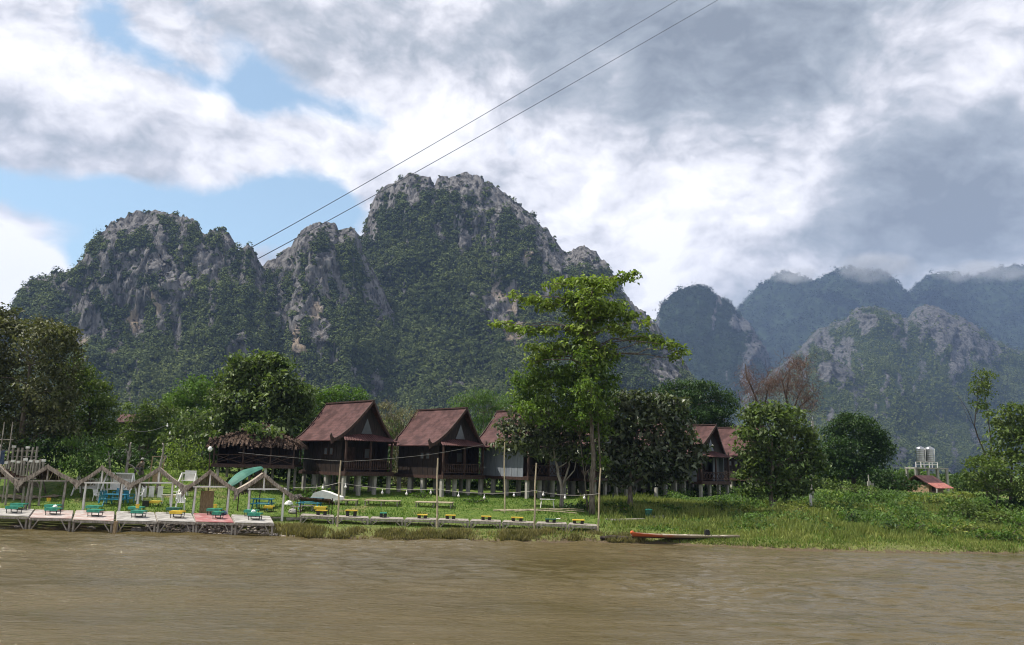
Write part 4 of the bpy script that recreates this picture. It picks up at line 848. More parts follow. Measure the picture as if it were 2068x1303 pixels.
    if not pale:
        for y in (-1.3, -.6):
            mb = MB(); mb.box((-W-.03, y, 3.45), (.05, .42, .62)); wn = part('window', mb, M['wood_trim'], lw)
            mb = MB(); mb.box((-W-.06, y, 3.45), (.03, .30, .50)); part('pane', mb, M['glass_dark'], wn)
    mb = MB(); boards(mb, (W-.05, -L+.03, 0), (W-.05, L-.03, 0), zf-.15, 4.42); part('side_wall', mb, wl if pale else M['wood_dark'], rt)
    mb = MB(); boards(mb, (-W+.06, L-.1, 0), (W-.06, L-.1, 0), zf-.15, 4.42); part('back_wall', mb, M['wood_dark'], rt)
    mb = MB(); boards(mb, (-W+.06, -1.2, 0), (W-.06, -1.2, 0), zf+.03, 4.42); fw = part('front_wall', mb, M['wood_dark'], rt)
    mb = MB(); mb.box((-.5, -1.25, zf+1.05), (.9, .06, 2.0)); dr = part('door', mb, M['wood_trim'], fw)
    mb = MB(); mb.box((1.15, -1.26, 3.35), (.7, .06, .95)); wn = part('window', mb, M['wood_trim'], fw)
    mb = MB(); mb.box((1.15, -1.30, 3.35), (.52, .03, .78)); part('pane', mb, M['glass_dark'], wn)
    if pale:
        mb = MB(); mb.box((1.62, -2.0, 3.1), (1.0, .05, 2.5)); part('porch_panel', mb, M['shaded_white_wall'], rt)
    # floor, porch beams, posts
    mb = MB(); mb.box((0, -.15, zf-.05), (2*W-.1, 2*L+.9, .12)); mb.box((0, -L-.62, zf-.16), (2*W+.2, .12, .34))
    mb.box((-W-.03, -.1, zf-.2), (.12, 2*L+.9, .26)); mb.box((W+.03, -.1, zf-.2), (.12, 2*L+.9, .26)); part('floor', mb, M['wood_trim'], rt)
    for x in (-W+.05, 0.1, W-.08):
        mb = MB(); mb.box((x, -L-.5, (zf+4.5)/2), (.13, .13, 4.5-zf)); part('porch_post', mb, M['wood_trim'], rt)
    mb = MB(); y = -L-.56
    mb.beam((-W+.06, y, zf+.95), (W-.06, y, zf+.95), .08, .07); mb.beam((-W+.06, y, zf+.22), (W-.06, y, zf+.22), .07, .06)
    if lattice:
        n = 9
        for i in range(n):
            x0, x1 = -W+.1+(2*W-.2)*i/n, -W+.1+(2*W-.2)*(i+1)/n
            mb.beam((x0, y, zf+.24), (x1, y, zf+.93), .045, .05); mb.beam((x0, y+.05, zf+.93), (x1, y+.05, zf+.24), .045, .05)
    else:
        n = 21
        for i in range(n):
            x = -W+.18+(2*W-.36)*i/(n-1); mb.lathe([(.03, .25), (.06, .38), (.06, .55), (.035, .70), (.03, .93)], (x, y, zf), 6)
    part('railing', mb, M['wood_trim'], rt)
    for i, x in enumerate((-W+.12, -W/3, W/3, W-.12)):
        for y in (-L-.35, -.6, 1.0, L-.15):
            mb = MB(); mb.box((x, y, (zf-.3)/2-.15), (.24, .24, zf+.05), Matrix.Rotation(R(rng.uniform(-3, 3)), 3, 'Z')); part('stilt', mb, M['concrete'], rt)
    return rt
house('nearest stilt house with the largest red brown roof, right of the thatched hut', 693, 69, 0.97, 44, False, False, 1)
house('second stilt house from the thatched hut, dark with a baluster railing', 882, 70, 0.93, 43, False, False, 2)
house('stilt house with a shade-greyed white side wall and lattice railing, half behind a tree', 1050, 71, 0.95, 40, True, True, 3)
house('stilt house almost hidden behind the tallest tree trunk', 1180, 73.0, 0.90, 40, False, True, 4)
house('stilt house hidden behind the broad dark tree, only its stilts in view', 1300, 75, 0.88, 40, False, True, 5)
house('stilt house with a reddish pent roof and white porch wall, between the two trees', 1390, 77, 0.86, 38, True, True, 6, lift=-0.15)
house('last stilt house, its roof partly behind the round leafy tree', 1492, 84, 0.86, 36, False, True, 7, lift=-0.1)

# ------------------------------------------------------------------ thatched hut on stilts
def thatched_hut():
    b = gy(518, 66.5); rt = root('thatched_hut', 'dark open hut with a ragged thatched roof left of the first house', 'hut', b, R(6)); rt.scale = (.93, .93, 1)
    zf = 1.75
    # thatch: many hanging strips laid in courses over a hipped form
    rng = random.Random(5); mb = MB()
    apex, eave = 4.95, 3.45
    for side in range(4):
        for c in range(9):
            s0 = c/9; hw = 3.9*(1-s0*0.92)
            n = int(46*(1-s0*0.75))
            for i in range(n):
                u = (i+rng.random())/n*2-1
                hx, hy = (hw*u, -2.6*(1-s0*.92)) if side in (0, 2) else (3.9*(1-s0*.92), 2.6*(1-s0*.92)*u)
                if side == 2: hy = -hy
                if side == 3: hx = -hx
                z = eave+(apex-eave)*(s0**1.25)
                L = rng.uniform(.4, .95); w = rng.uniform(.06, .22)
                dv = Vector((hx, hy, 0)); dv = (Vector((0, hy, 0)) if side in (0, 2) else Vector((hx, 0, 0))).normalized() if dv.length > .01 else Vector((0, -1, 0))
                t = Vector((-dv.y, dv.x, 0)); p = Vector((hx, hy, z)); top = p-dv*L*.75+Vector((0, 0, L*.55)); bot = p+dv*rng.uniform(.1, .25)+Vector((0, 0, -rng.uniform(.02, .42)))
                j = t*rng.uniform(-.1, .1)
                mb.quad(tuple(top-t*w/2), tuple(top+t*w/2), tuple(bot+t*w*.6+j), tuple(bot-t*w*.6+j))
    part('thatch', mb, M['thatch_dark'], rt)
    mb = MB(); b4 = [(-3.6, -2.35, eave-.02), (3.6, -2.35, eave-.02), (3.6, 2.35, eave-.02), (-3.6, 2.35, eave-.02)]; ap = (0, 0, apex-.35)
    for i in range(4): mb.quad(b4[i], b4[(i+1) % 4], ap)
    part('roof_lining', mb, M['wood_dark'], rt)
    mb = MB(); mb.box((0, .2, zf), (6.9, 4.4, .16)); mb.beam((-3.5, -2.1, zf-.08), (3.5, -2.1, zf-.08), .14, .24); part('floor', mb, M['wood_trim'], rt)
    mb = MB(); mb.box((0, 1.95, 2.7), (6.4, .08, 1.75)); mb.box((-3.2, .3, 2.7), (.08, 3.2, 1.75)); part('wall', mb, M['wood_dark'], rt)
    mb = MB()
    for x0, x1 in ((-3.3, -.9), (-.9, 1.4), (1.4, 3.3)):
        mb.beam((x0, -2.05, zf+.8), (x1, -2.05, zf+.8), .06); mb.beam((x0, -2.05, zf+.12), (x1, -2.05, zf+.75), .05); mb.beam((x0, -2.0, zf+.75), (x1, -2.0, zf+.12), .05); mb.beam((x0, -2.02, zf+.25), ((x0+x1)/2, -2.02, zf+.75), .04)
    part('railing', mb, M['wood_trim'], rt)
    for x in (-3.35, -.9, 1.4, 3.35):
        for y in (-2.05, 1.85):
            mb = MB(); mb.box((x, y, 2.7), (.12, .12, 1.8)); part('post', mb, M['wood_trim'], rt)
    for x in (-3.0, -1.0, 1.0, 3.0):
        for y in (-1.7, 1.6):
            mb = MB(); mb.box((x, y, zf/2-.25), (.2, .2, zf+.35)); part('stilt', mb, M['white_post'] if (x > 0 and x < 2 and y < 0) else M['concrete'], rt, 'white painted stilt' if (x > 0 and x < 2 and y < 0) else None)
thatched_hut()

# ------------------------------------------------------------------ red roofed hut and the water tank tower
def tank_tower():
    b = gy(1874, 98); k = 98/F
    rt = root('tank_tower', 'grey frame tower carrying two steel tanks behind the dense tree', 'tower', b)
    z0 = at(1874, 946, 98).z-b.z
    mb = MB(); mb.box((0, 0, z0), (4.0, 2.6, .16)); part('platform', mb, M['concrete'], rt)
    for x in (-1.85, -.4, .75, 1.85):
        for y in (-1.1, 1.1):
            mb = MB(); mb.box((x, y, z0/2-.2), (.24, .24, z0+.25)); part('leg', mb, M['concrete'], rt)
    mb = MB()
    for x in (-.95, .05, 1.05):
        for y in (-.6, .6): mb.tube((x, y, z0+.08), (x, y, z0+.75), .05)
    for z in (z0+.45, z0+.75):
        for y in (-.6, .6): mb.beam((-.95, y, z), (1.05, y, z), .06)
    part('tank_stand', mb, M['white_paint'], rt)
    for x, lb in ((-.62, 'left one of two steel water tanks on the tower, beside its twin'), (.50, 'right one of two steel water tanks on the tower, beside its twin')):
        t = root('water_tank', lb, 'water tank', (b.x+x, b.y, b.z+z0+.76), 0, 'steel water tanks on the tower')
        mb = MB(); pr = [(.3, 0), (.48, .06)]
        for i in range(7): pr += [(.50, .10+i*.22), (.525, .17+i*.22), (.50, .24+i*.22)]
        pr += [(.46, 1.72), (.25, 1.82)]
        mb.lathe(pr, n=20); part('shell', mb, M['steel'], t, smooth=True)
        mb = MB(); mb.lathe([(.18, 1.82), (.18, 1.88), (.06, 1.92)], n=12); part('lid', mb, M['steel'], t)
        mb = MB(); mb.tube((.35, -.42, 0), (.35, -.56, 1.6), .03); part('pipe', mb, M['white_paint'], t)
    # hut
    b = gy(1868, 93); rt = root('red_roofed_hut', 'small brick hut with a faded red roof under the water tanks', 'hut', b, R(35))
    zt = at(1868, 978, 93).z-b.z
    mb = MB(); mb.box((0, 0, zt/2-.2), (3.2, 2.6, zt+.3)); wl = part('wall', mb, M['brick'], rt)
    mb = MB(); mb.box((-.6, -1.32, zt*.55), (.7, .05, zt*.8)); part('door', mb, M['wood_trim'], wl)
    mb = MB()
    for sg in (-1, 1):
        p = [(-2.0, 0, zt+1.0), (2.0, 0, zt+1.0), (2.0, sg*1.75, zt-.08), (-2.0, sg*1.75, zt-.08)]
        mb.prism(p, (0, 0, -.08))
    part('roof', mb, M['roof'], rt)
    mb = MB(); mb.prism([(-1.9, -1.3, zt+.2), (1.9, -1.3, zt+.2), (1.9, -2.4, zt-.35), (-1.9, -2.4, zt-.35)], (0, 0, -.07)); part('pent_roof', mb, M['orange_red'], rt)
    for x in (-1.8, 1.8):
        mb = MB(); mb.box((x, -2.3, zt/2-.4), (.14, .14, zt)); part('post', mb, M['concrete'], rt)
M['orange_red'] = pmat('faded_red_sheet', (0.30, 0.09, 0.07), (0.42, 0.17, 0.13), 3.0, (1, 1, 1), 0.6, 0.1, 0.3)
tank_tower()
# hut roof far behind the left trees
b = gy(266, 92); rt = root('garden_hut', 'brown roof of a hut just showing between the left trees', 'hut', b, R(10))
zt = at(266, 852, 92).z-b.z
mb = MB(); mb.box((0, 0, zt/2-.5), (2.6, 2.2, zt+.6)); part('wall', mb, M['wood_dark'], rt)
mb = MB()
for sg in (-1, 1): mb.prism([(-1.7, 0, zt+.9), (1.7, 0, zt+.9), (1.7, sg*1.6, zt-.1), (-1.7, sg*1.6, zt-.1)], (0, 0, -.08))
part('roof', mb, M['roof'], rt)
# ------------------------------------------------------------------ decks over the left shore
def local(rt_loc, p): return Vector(p)-Vector(rt_loc)
deck_specs = [  # front left, front right, back left, back right in photograph pixels, material, label
    ((-32, 1040), (57, 1043), (-20, 1026), (69, 1028), 'deck_white', 'white grey wooden deck cut by the left edge of the photo'),
    ((60, 1045), (144, 1047), (72, 1029), (148, 1031), 'deck_pink', 'whitish deck with a pink left half, under the second gabled shelter'),
    ((148, 1049), (229, 1052), (154, 1030), (231, 1033), 'deck_pink', 'pale pink deck with two green tables, open gap and brown post at its right'),
    ((236, 1051), (316, 1053), (236, 1032), (311, 1035), 'deck_white', 'pale grey deck holding a green table with a yellow tub'),
    ((319, 1051), (394, 1054), (314, 1034), (386, 1037), 'deck_white', 'grey deck carrying the only yellow table among the left decks'),
    ((396, 1053), (472, 1055), (391, 1036), (462, 1039), 'deck_red', 'red stained deck in front of the woven bamboo screen'),
    ((475, 1055), (553, 1057), (468, 1039), (545, 1042), 'deck_white', 'pale grey deck at the right end of the left row, by the pebbles')]
decks = []
def make_deck(fl, fr, bl, br, m, label, Yf=46.0, Yb=49.2, planks=11, group='riverside decks in the left row', legs_z=-0.05, thick=.06):
    A, B, C, D = at(*fl, Yf), at(*fr, Yf), at(*br, Yb), at(*bl, Yb)
    loc = (A+B)/2; loc.z = max(gz(loc.x, loc.y), 0.0)
    rt = root('wooden_deck', label, 'deck', loc, 0, group)
    mb = MB()
    for i in range(planks):
        s0, s1 = i/planks+.006, (i+1)/planks-.006
        q = [A+(D-A)*s0, B+(C-B)*s0, B+(C-B)*s1, A+(D-A)*s1]
        mb.prism([tuple(p-loc) for p in q], (0, 0, -thick*.6))
    part('planks', mb, M[m], rt)
    mb = MB(); dz = Vector((0, 0, -thick-.05))
    for p, q in ((A, B), (D, C), (A, D), (B, C)): mb.beam(p+dz-loc, q+dz-loc, .07, .10)
    part('frame', mb, M['wood_grey'], rt)
    for p in (A, B, C, D):
        ins = (A+B+C+D)/4; e = p+(ins-p)*.05
        zb = min(gz(e.x, e.y), e.z-.2)-.12
        mb = MB(); mb.beam(e+Vector((0, 0, -thick-.1))-loc, Vector((e.x, e.y, zb))-loc, .10, .10); part('leg', mb, M['wood_grey'], rt)
    for p, q in ((A, B), (B, A)):
        d = (q-p).normalized(); zb = (p.z-.12)-(p.z-.1-max(-.05, gz(p.x, p.y)))*.85
        mb = MB(); mb.beam(p+d*.16+Vector((0, -.03, zb-p.z))-loc, p+d*(.22*(q-p).length)+Vector((0, -.03, -.14))-loc, .05, .05); part('brace', mb, M['wood_grey'], rt)
    return (A, B, C, D)
for s in deck_specs: decks.append(make_deck(*s))
def on_deck(dk, u, v): A, B, C, D = dk; return (A*(1-u)+B*u)*(1-v)+(D*(1-u)+C*u)*v

def low_table(label, loc, m='green_plastic', w=.72, d=.55, h=.36, group='low green tables on the left decks', rz=0.0, thick=.07):
    rt = root('low_table', label, 'table', loc, rz, group)
    mb = MB(); mb.box((0, 0, h), (w, d, thick))
    if thick > .06:
        mb.prism([(-w/2, -d/2-.012, h-.12), (w/2, -d/2-.012, h-.12), (w/2, -d/2-.012, h+.02), (-w/2, -d/2-.012, h+.02)], (0, .01, 0))
    part('top', mb, M[m], rt)
    for x in (-1, 1):
        for y in (-1, 1):
            mb = MB(); mb.beam((x*(w/2-.07), y*(d/2-.06), -.01), (x*(w/2-.05), y*(d/2-.05), h-.03), .035); part('leg', mb, M['black_iron'], rt)
    for y in (-1, 1): mb = MB(); mb.beam((-w/2+.07, y*(d/2-.06), .05), (w/2-.07, y*(d/2-.06), .05), .03); part('foot_rail', mb, M['black_iron'], rt)
    return rt
names = ['left edge deck', 'pink and white deck', 'pale pink deck', 'grey deck with the yellow tub', 'deck with the yellow table', 'red stained deck', 'right end deck of the left row']
fu = [.62, .52, .52, .56, .55, .62, .55]
for i, dk in enumerate(decks):
    p = on_deck(dk, fu[i], .38); q = on_deck(dk, fu[i]-.05+(.10 if i == 0 else 0), .85)
    low_table(('yellow' if i == 4 else 'green')+' low table at the front of the '+names[i], p, 'yellow' if i == 4 else 'green_plastic', w=.74 if i not in (5,) else .55, group='low tables on the left decks')
    low_table('green low table at the back of the '+names[i], q, 'green_plastic' if i != 4 else 'green_dark', w=.78, h=.34, group='low tables on the left decks')
def dome(label, loc, r, m, name='parcel', cat='parcel', seed=1):
    rng = np.random.RandomState(seed); mb = MB(); mb.lathe([(r*.75, 0), (r, r*.35), (r*.8, r*.85), (r*.35, r*1.15), (r*.1, r*1.2)], n=12)
    mb.v = [tuple(np.array(v)*(1+rng.normal(size=3)*.08)) for v in mb.v]
    return single(name, mb, M[m], loc, label, cat)
dome('crumpled white bag on the front green table of the pink and white deck', on_deck(decks[1], .55, .40)+Vector((0, 0, .40)), .13, 'white_paint', 'white_bag', 'bag', 1)
dome('crumpled white bag on the front green table of the right end deck', on_deck(decks[6], .50, .42)+Vector((0, 0, .40)), .13, 'white_paint', 'white_bag', 'bag', 2)
dome('round dark blue bag on the back of the red stained deck', on_deck(decks[5], .84, .92)+Vector((0, 0, .02)), .19, 'blue_cloth', 'blue_bag', 'bag', 3)
def tub(label, loc, r=.11, m='yellow', h=.2):
    rt = root('plastic_tub', label, 'tub', loc); mb = MB(); mb.lathe([(r*.8, 0), (r, h), (r*1.08, h), (r*1.08, h+.02), (r*.9, h+.02), (r*.9, h*.7)], n=12); part('body', mb, M[m], rt)
    mb = MB(); mb.lathe([(r*.5, h*.75), (r*.35, h+.03), (r*.05, h+.04)], n=8); part('contents', mb, M['orange'], rt)
tub('yellow tub on the green tables of the pale grey deck', on_deck(decks[3], .52, .60)+Vector((0, 0, .40)))
tub('yellow tub on the back green table of the red stained deck', on_deck(decks[5], .58, .86)+Vector((0, 0, .39)), .1)
tub('yellow tub on the grass behind the pink and white deck', gp(97, 1022)+Vector((0, 0, .30)), .13)

def path_strip():
    V, Q = [], []
    for k in range(25):
        px = -60+k*7.5; c = gp(px, 1006+2*math.sin(k*.5))
        for w in (-.55, -.2, .2, .55): y = c.y+w*(1+.3*math.sin(k*1.3)); V.append((c.x, y, gz(c.x, y)+.09-.05*abs(w)))
    for k in range(24):
        for j in range(3): a = k*4+j; Q.append((a, a+4, a+5, a+1))
    tag(link('path', arrmesh('path', np.array(V), np.array(Q)), pmat('trodden_earth', (0.17, 0.135, 0.085), (0.28, 0.235, 0.165), 3.0, (1, 1, 1), 0.95, 0.3, 0.1)), 'trodden earth path across the lawn behind the left shelters', kind='structure')
path_strip()
# brown stump post between two decks
mb = MB(); p = at(232, 1063, 45.7); mb.beam((0, 0, -.2), (.03, 0, .62), .16, .14)
single('stump_post', mb, M['mat_weave'], (p.x, p.y, .0), 'short thick brown post in the gap right of the pale pink deck', 'post')

# ------------------------------------------------------------------ gabled thatch shelters behind the decks
sh_specs = [  # apex, left eave, right eave, beam y, post left (top x, base), post right, label, extras
    ((-12, 931), (-68, 972), (38, 977), 966, (-50, 1024), (62, 1026), 'thatched gable shelter cut by the left edge of the photo', 0),
    ((97, 940), (38, 972), (157, 972), 971, (54, 1027), (128, 1030), 'thatched gable shelter over the pink and white deck', 0),
    ((207, 942), (155, 975), (263, 977), 975, (170, 1031), (242, 1033), 'thatched gable shelter with a white tie beam over the pale pink deck', 1),
    ((322, 945), (261, 978), (371, 982), 975, (277, 1032), (346, 1035), 'thatched gable shelter between the white swings and the white chair', 1),
    ((425, 950), (370, 987), (480, 990), 983, (391, 1038), (459, 1040), 'thatched gable shelter with a slatted gable over the red stained deck', 2),
    ((534, 956), (476, 992), (593, 1001), 988, (503, 1032), (571, 1045), 'thatched gable shelter at the right end of the row, its eave ragged', 3)]
def shelter(ap, el, er, by, pl, pr, label, ex, Y=49.5, dep=2.0):
    P0, PL, PR = at(*ap, Y), at(*el, Y), at(*er, Y)
    loc = (PL+PR)/2; loc.z = gz(loc.x, Y); rt = root('thatched_shelter', label, 'shelter', loc, 0, 'thatched gable shelters behind the left decks')
    rng = random.Random(int(ap[0])+500); mb = MB(); kf = {-12: .85, 322: .88, 534: 1.3}.get(ap[0], 1.0); dv = Vector((loc.x/Y*dep*kf, dep, 0))
    for e in (PL, PR):
        n = Vector((0, 0, 1)); th = .17
        # core slab in slightly sagging segments
        pts = [P0+(e-P0)*s+Vector((0, 0, -.05-.12*math.sin(math.pi*s)*.5)) for s in (0, .25, .5, .75, 1.0)]
        for a, b in zip(pts[:-1], pts[1:]):
            mb.prism([tuple(a-loc+n*.05), tuple(b-loc+n*.05), tuple(b-loc-n*th), tuple(a-loc-n*th)], dv)
        # ragged straw ends along the front edge and the eave
        for k in range(70):
            s = rng.random(); q = P0+(e-P0)*s+Vector((0, -.01-rng.random()*.05, -.08*math.sin(math.pi*s)))-loc
            d = (e-P0).normalized(); w = rng.uniform(.05, .12); l = rng.uniform(.12, .24)*(1+1.6*max(0, s-.75)*4*rng.random())
            mb.quad(tuple(q-d*w+n*.06), tuple(q+d*w+n*.06), tuple(q+d*(w*.6+rng.uniform(-.05, .12))-n*l), tuple(q-d*w*.6-n*l*.8))
        for k in range(40):
            q = e-loc+Vector((rng.uniform(-.15, .05), rng.uniform(0, dep), 0)); w = rng.uniform(.05, .12); l = rng.uniform(.14, .32); sx = .15*(1 if e is PR else -1)
            mb.quad(tuple(q+Vector((0, -w, .03))), tuple(q+Vector((0, w, .03))), tuple(q+Vector((sx, w*.5, -l))), tuple(q+Vector((sx, -w*.5, -l))))
    part('thatch', mb, M['thatch'], rt)
    pm = M['white_post'] if ex else M['wood_grey']
    tops = []
    for (px, py) in (pl, pr):
        bpt = at(px, py, Y+.15); zt = at(px, by, Y).z; lean = .006*(px-300)*0
        for dy in (.15, dep-.15):
            bx = bpt.x*(Y+dy)/Y
            q = Vector((bx, Y+dy, gz(bx, Y+dy)-.1)); t = Vector((bx+rng.uniform(-.03, .08), Y+dy, zt+.05))
            mb = MB(); mb.path([q-loc, (q+t)/2-loc+Vector((rng.uniform(-.03, .03), 0, 0)), t-loc], [.075, .07, .062], 8); part('post', mb, pm if dy < 1 else M['wood_grey'], rt)
        tops.append(Vector((bpt.x, Y+.06, zt)))
    mb = MB(); mb.beam(tops[0]-loc-Vector((.15, 0, 0)), tops[1]-loc+Vector((.15, 0, 0)), .07, .09); part('tie_beam', mb, pm, rt)
    mid = (tops[0]+tops[1])/2
    mb = MB(); mb.beam(Vector((P0.x, Y+.1, mid.z))-loc, Vector((P0.x, Y+.1, P0.z-.08))-loc, .08, .08); part('king_post', mb, pm, rt)
    for k, s in enumerate((-.35, .3)):
        mb = MB(); mb.tube(Vector((P0.x+s, Y+.9, mid.z))-loc, Vector((P0.x+s*.2, Y+.9, P0.z-.2))-loc, .025); part('strut', mb, M['bamboo'], rt)
    if ex != 1:
        mb = MB(); x0, x1 = tops[0].x+.1, tops[1].x-.2
        n = 13
        for i in range(n):
            x = x0+(x1-x0)*i/n; s = 1-abs((x-P0.x)/((x1-x0)/2+.35)); zt = mid.z+.05+max(.05, (P0.z-mid.z-.15)*s)
            mb.box((x-loc.x+loc.x/Y*(dep-.3), dep-.3, (mid.z+zt)/2-loc.z), ((x1-x0)/n*.85, .03, zt-mid.z))
        part('gable_slats', mb, M['wood_grey'] if ex >= 2 else M['thatch_dark'], rt)
    mb = MB(); mb.beam(tops[0]-loc+Vector((.1, .1, -(tops[0].z-gz(tops[0].x, Y))+.22)), tops[1]-loc+Vector((-.1, .1, -(tops[1].z-gz(tops[1].x, Y))+.22)), .06, .08); part('base_rail', mb, M['wood_grey'], rt)
for s in sh_specs: shelter(*s)
# woven screen below the slatted gable
p = at(402, 1036, 50.6); q = at(433, 992, 50.6); mb = MB(); w = q.x-p.x; zb = gz(p.x, 50.6)
for i in range(16): mb.box((w*(i+.5)/16, .01*(i % 2), (q.z-zb)/2), (w/16*.94, .03, q.z-zb))
single('bamboo_screen', mb, M['mat_weave'], (p.x, 50.6, zb), 'brown woven bamboo screen standing under the slatted gable shelter', 'screen')

# ------------------------------------------------------------------ long narrow decks on the right part of the bank, with yellow tables
xs = [605, 676, 746, 816, 883, 948, 1013, 1081, 1146, 1207]
tops = [1041, 1044, 1047, 1049, 1050, 1052, 1054, 1057, 1059, 1063]
rlab = ['by the ragged shelter, left end of the low row', 'right of the first bamboo pole', 'below the small green stool', 'left of the middle bamboo pole', 'right of the middle bamboo pole', 'with white scraps along its edge', 'left of the third bamboo pole',
        'with a dark green table, right of the third pole', 'at the right end of the low row']
rdecks = []
for i in range(9):
    a, b, y0, y1 = xs[i]+1.5, xs[i+1]-1.5, tops[i], tops[i+1]
    yf = gp((a+b)/2, 1058+i*2.1).y
    rdecks.append(make_deck((a, y0), (b, y0+(y1-y0)*.95), (a+4, y0-4), (b-1, y0+(y1-y0)*.95-4), 'wood_grey', 'low weathered deck '+rlab[i], yf, yf+1.25, 6, 'low weathered decks along the bank'))
ytab = [(649, 1031, .68), (708, 1031, .72), (772, 1036, .55), (852, 1040, .60), (908, 1042, .62), (981, 1046, .62), (1043, 1047, .74), (1111, 1050, .66), (1166, 1052, .74)]
tlab = ['by the ragged shelter', 'right of the first bamboo pole', 'small and round', 'left of the middle bamboo pole', 'just right of the middle bamboo pole', 'on the deck with white scraps', 'left of the third bamboo pole', 'with a white cloth corner', 'by the last bamboo pole']
def bench_table(label, loc, w, m, h):
    rt = root('low_table', label, 'table', loc, 0, 'low tables along the right row of decks')
    mb = MB()
    for k in range(3): mb.box((0, (k-1)*.15, h), (w, .13, .05))
    part('top', mb, M[m], rt)
    for x in (-1, 1):
        mb = MB(); mb.beam((x*w*.3, 0, -.02), (x*w*.33, 0, h-.03), .045, .2); part('leg', mb, M['black_iron'], rt)
    return rt
for i, (px, py, w) in enumerate(ytab):
    dk = rdecks[i]; u = (px-xs[i])/(xs[i+1]-xs[i]); base = on_deck(dk, min(max(u, .1), .9), .6)
    tz = at(px, py, base.y).z
    if i == 2: bench_table('small dark green stool on the low deck below the lawn pallets', base, w*.7, 'green_plastic', max(.22, tz-base.z))
    elif i == 7: bench_table('dark green low table on the deck right of the third bamboo pole', base, w, 'green_dark', max(.2, tz-base.z))
    else: bench_table('yellow low table '+tlab[i], base, w, 'yellow', max(.22, tz-base.z))
mb = MB(); p = on_deck(rdecks[7], .72, .6); mb.box((0, 0, 0), (.24, .4, .02)); tz = at(1118, 1049, p.y).z
single('white_cloth', mb, M['white_paint'], (p.x, p.y, tz+.045), 'white cloth on the right end of the dark green low table', 'cloth')

M['rope_grey'] = pmat('grey_rope', (0.16, 0.155, 0.15), (0.24, 0.23, 0.22), 9.0, (1, 1, 1), 0.9, 0.1, 0.1)
# ------------------------------------------------------------------ poles and string lights
poles = [((681, 1064), (688, 930), .055, 'bamboo pole at the left of the string lights, by the first house'), ((882, 1068), (884, 925), .06, 'tall bamboo pole in the middle of the string lights'),
         ((1019, 1036), (1019, 893), .055, 'bamboo pole standing further back in front of the pale house wall'), ((1078, 1073), (1083, 935), .055, 'bamboo pole beside the lying bamboo canes'), ((1207, 1076), (1213, 945), .055, 'bamboo pole at the right end of the string lights')]
tops_ = []
for (b_, t_, r, lab) in poles:
    g = gp(*b_) if b_[0] != 1019 else gp(1019, 1036); t = at(*t_, g.y); mb = MB()
    L = t-g; pts, rr = [], []
    for k in range(13):
        s = k/12; pts.append(L*s+Vector((.02*math.sin(7*s), 0, -.3 if k == 0 else 0))); rr.append(r*(1-.3*s)*(1.0 if k % 2 else 1.1))
    mb.path(pts, rr, 8); single('bamboo_pole', mb, M['bamboo'], g, lab, 'pole', 'bamboo poles along the bank'); tops_.append((g, t))
def cable(name, label, pts, r, m, cat, bulbs=(), group=None, rad=None):
    loc = Vector(pts[0]); rt = root(name, label, cat, loc, 0, group)
    P = [Vector(p)-loc for p in pts]; mb = MB(); mb.path(P, rad or r, 5); part('wire', mb, M[m], rt)
    for b in bulbs:
        b = Vector(b)-loc; o = root('bulb', None, None, b); del_keys = [k for k in o.keys()]
        bpy.data.objects.remove(o)
        mb = MB(); mb.tube(b+Vector((0, 0, .18)), b+Vector((0, 0, .05)), .02, .03); mb.lathe([(.03, .07), (.075, 0), (.06, -.07), (.02, -.10)], tuple(b), 8); part('bulb', mb, M['bulb'], rt, smooth=True)
def string_between(pix, sags, bulbs, name, label, m='rope', r=.015):
    pts = []
    for (a, b, sg) in zip(pix[:-1], pix[1:], sags):
        A, B = at(*a), at(*b)
        for k in range(10): s = k/10; p = A+(B-A)*s; p.z -= sg*4*s*(1-s); pts.append(p)
    pts.append(at(*pix[-1])); cable(name, label, pts, r, m, 'string lights', [at(*b) for b in bulbs])
yA, yB, yD, yE = (tops_[i][0].y-.08 for i in (0, 1, 3, 4))
string_between([(593, 985, 49.0), (685, 975, yA), (883, 988, yB), (1081, 991, yD), (1211, 997, yE)], [.12, .16, .20, .18],
               [(652, 985, 47.6), (698, 983, yA), (772, 995, (yA+yB)/2), (821, 997, yB), (870, 995, yB), (926, 1001, yB), (978, 1005, (yB+yD)/2), (1038, 1000, yD), (1097, 999, yD), (1141, 1005, yD), (1180, 1005, yE)], 'string_lights', 'pale string of lights hung between the bamboo poles above the lawn')
string_between([(482, 914, 63.5), (700, 932, 61.5), (860, 919, 61.5), (975, 898, 63.5)], [.05, .05, .05], [(1003, 903, 62.0)], 'string_lights', 'upper light cable running across the fronts of the hut and two houses', m='rope_grey', r=.013)
string_between([(205, 872, 60), (262, 868, 60), (340, 857, 60)], [.25, .3], [(338, 860, 60), (343, 875, 60)], 'string_lights', 'dark cable with two bulbs in front of the left trees', m='cable', r=.022)

# lamp post by the thatched hut
g = gy(420, 60); t = at(424, 912, 60); rt = root('lamp_post', 'thin post with a round white lamp left of the thatched hut', 'lamp', g)
mb = MB(); mb.tube((0, 0, -.1), t-g, .05, .035); part('post', mb, M['wood_trim'], rt)
mb = MB(); mb.lathe([(.06, -.02), (.15, .08), (.17, .2), (.10, .34), (.03, .38)], tuple(t-g), 12); part('globe', mb, M['bulb'], rt, smooth=True)

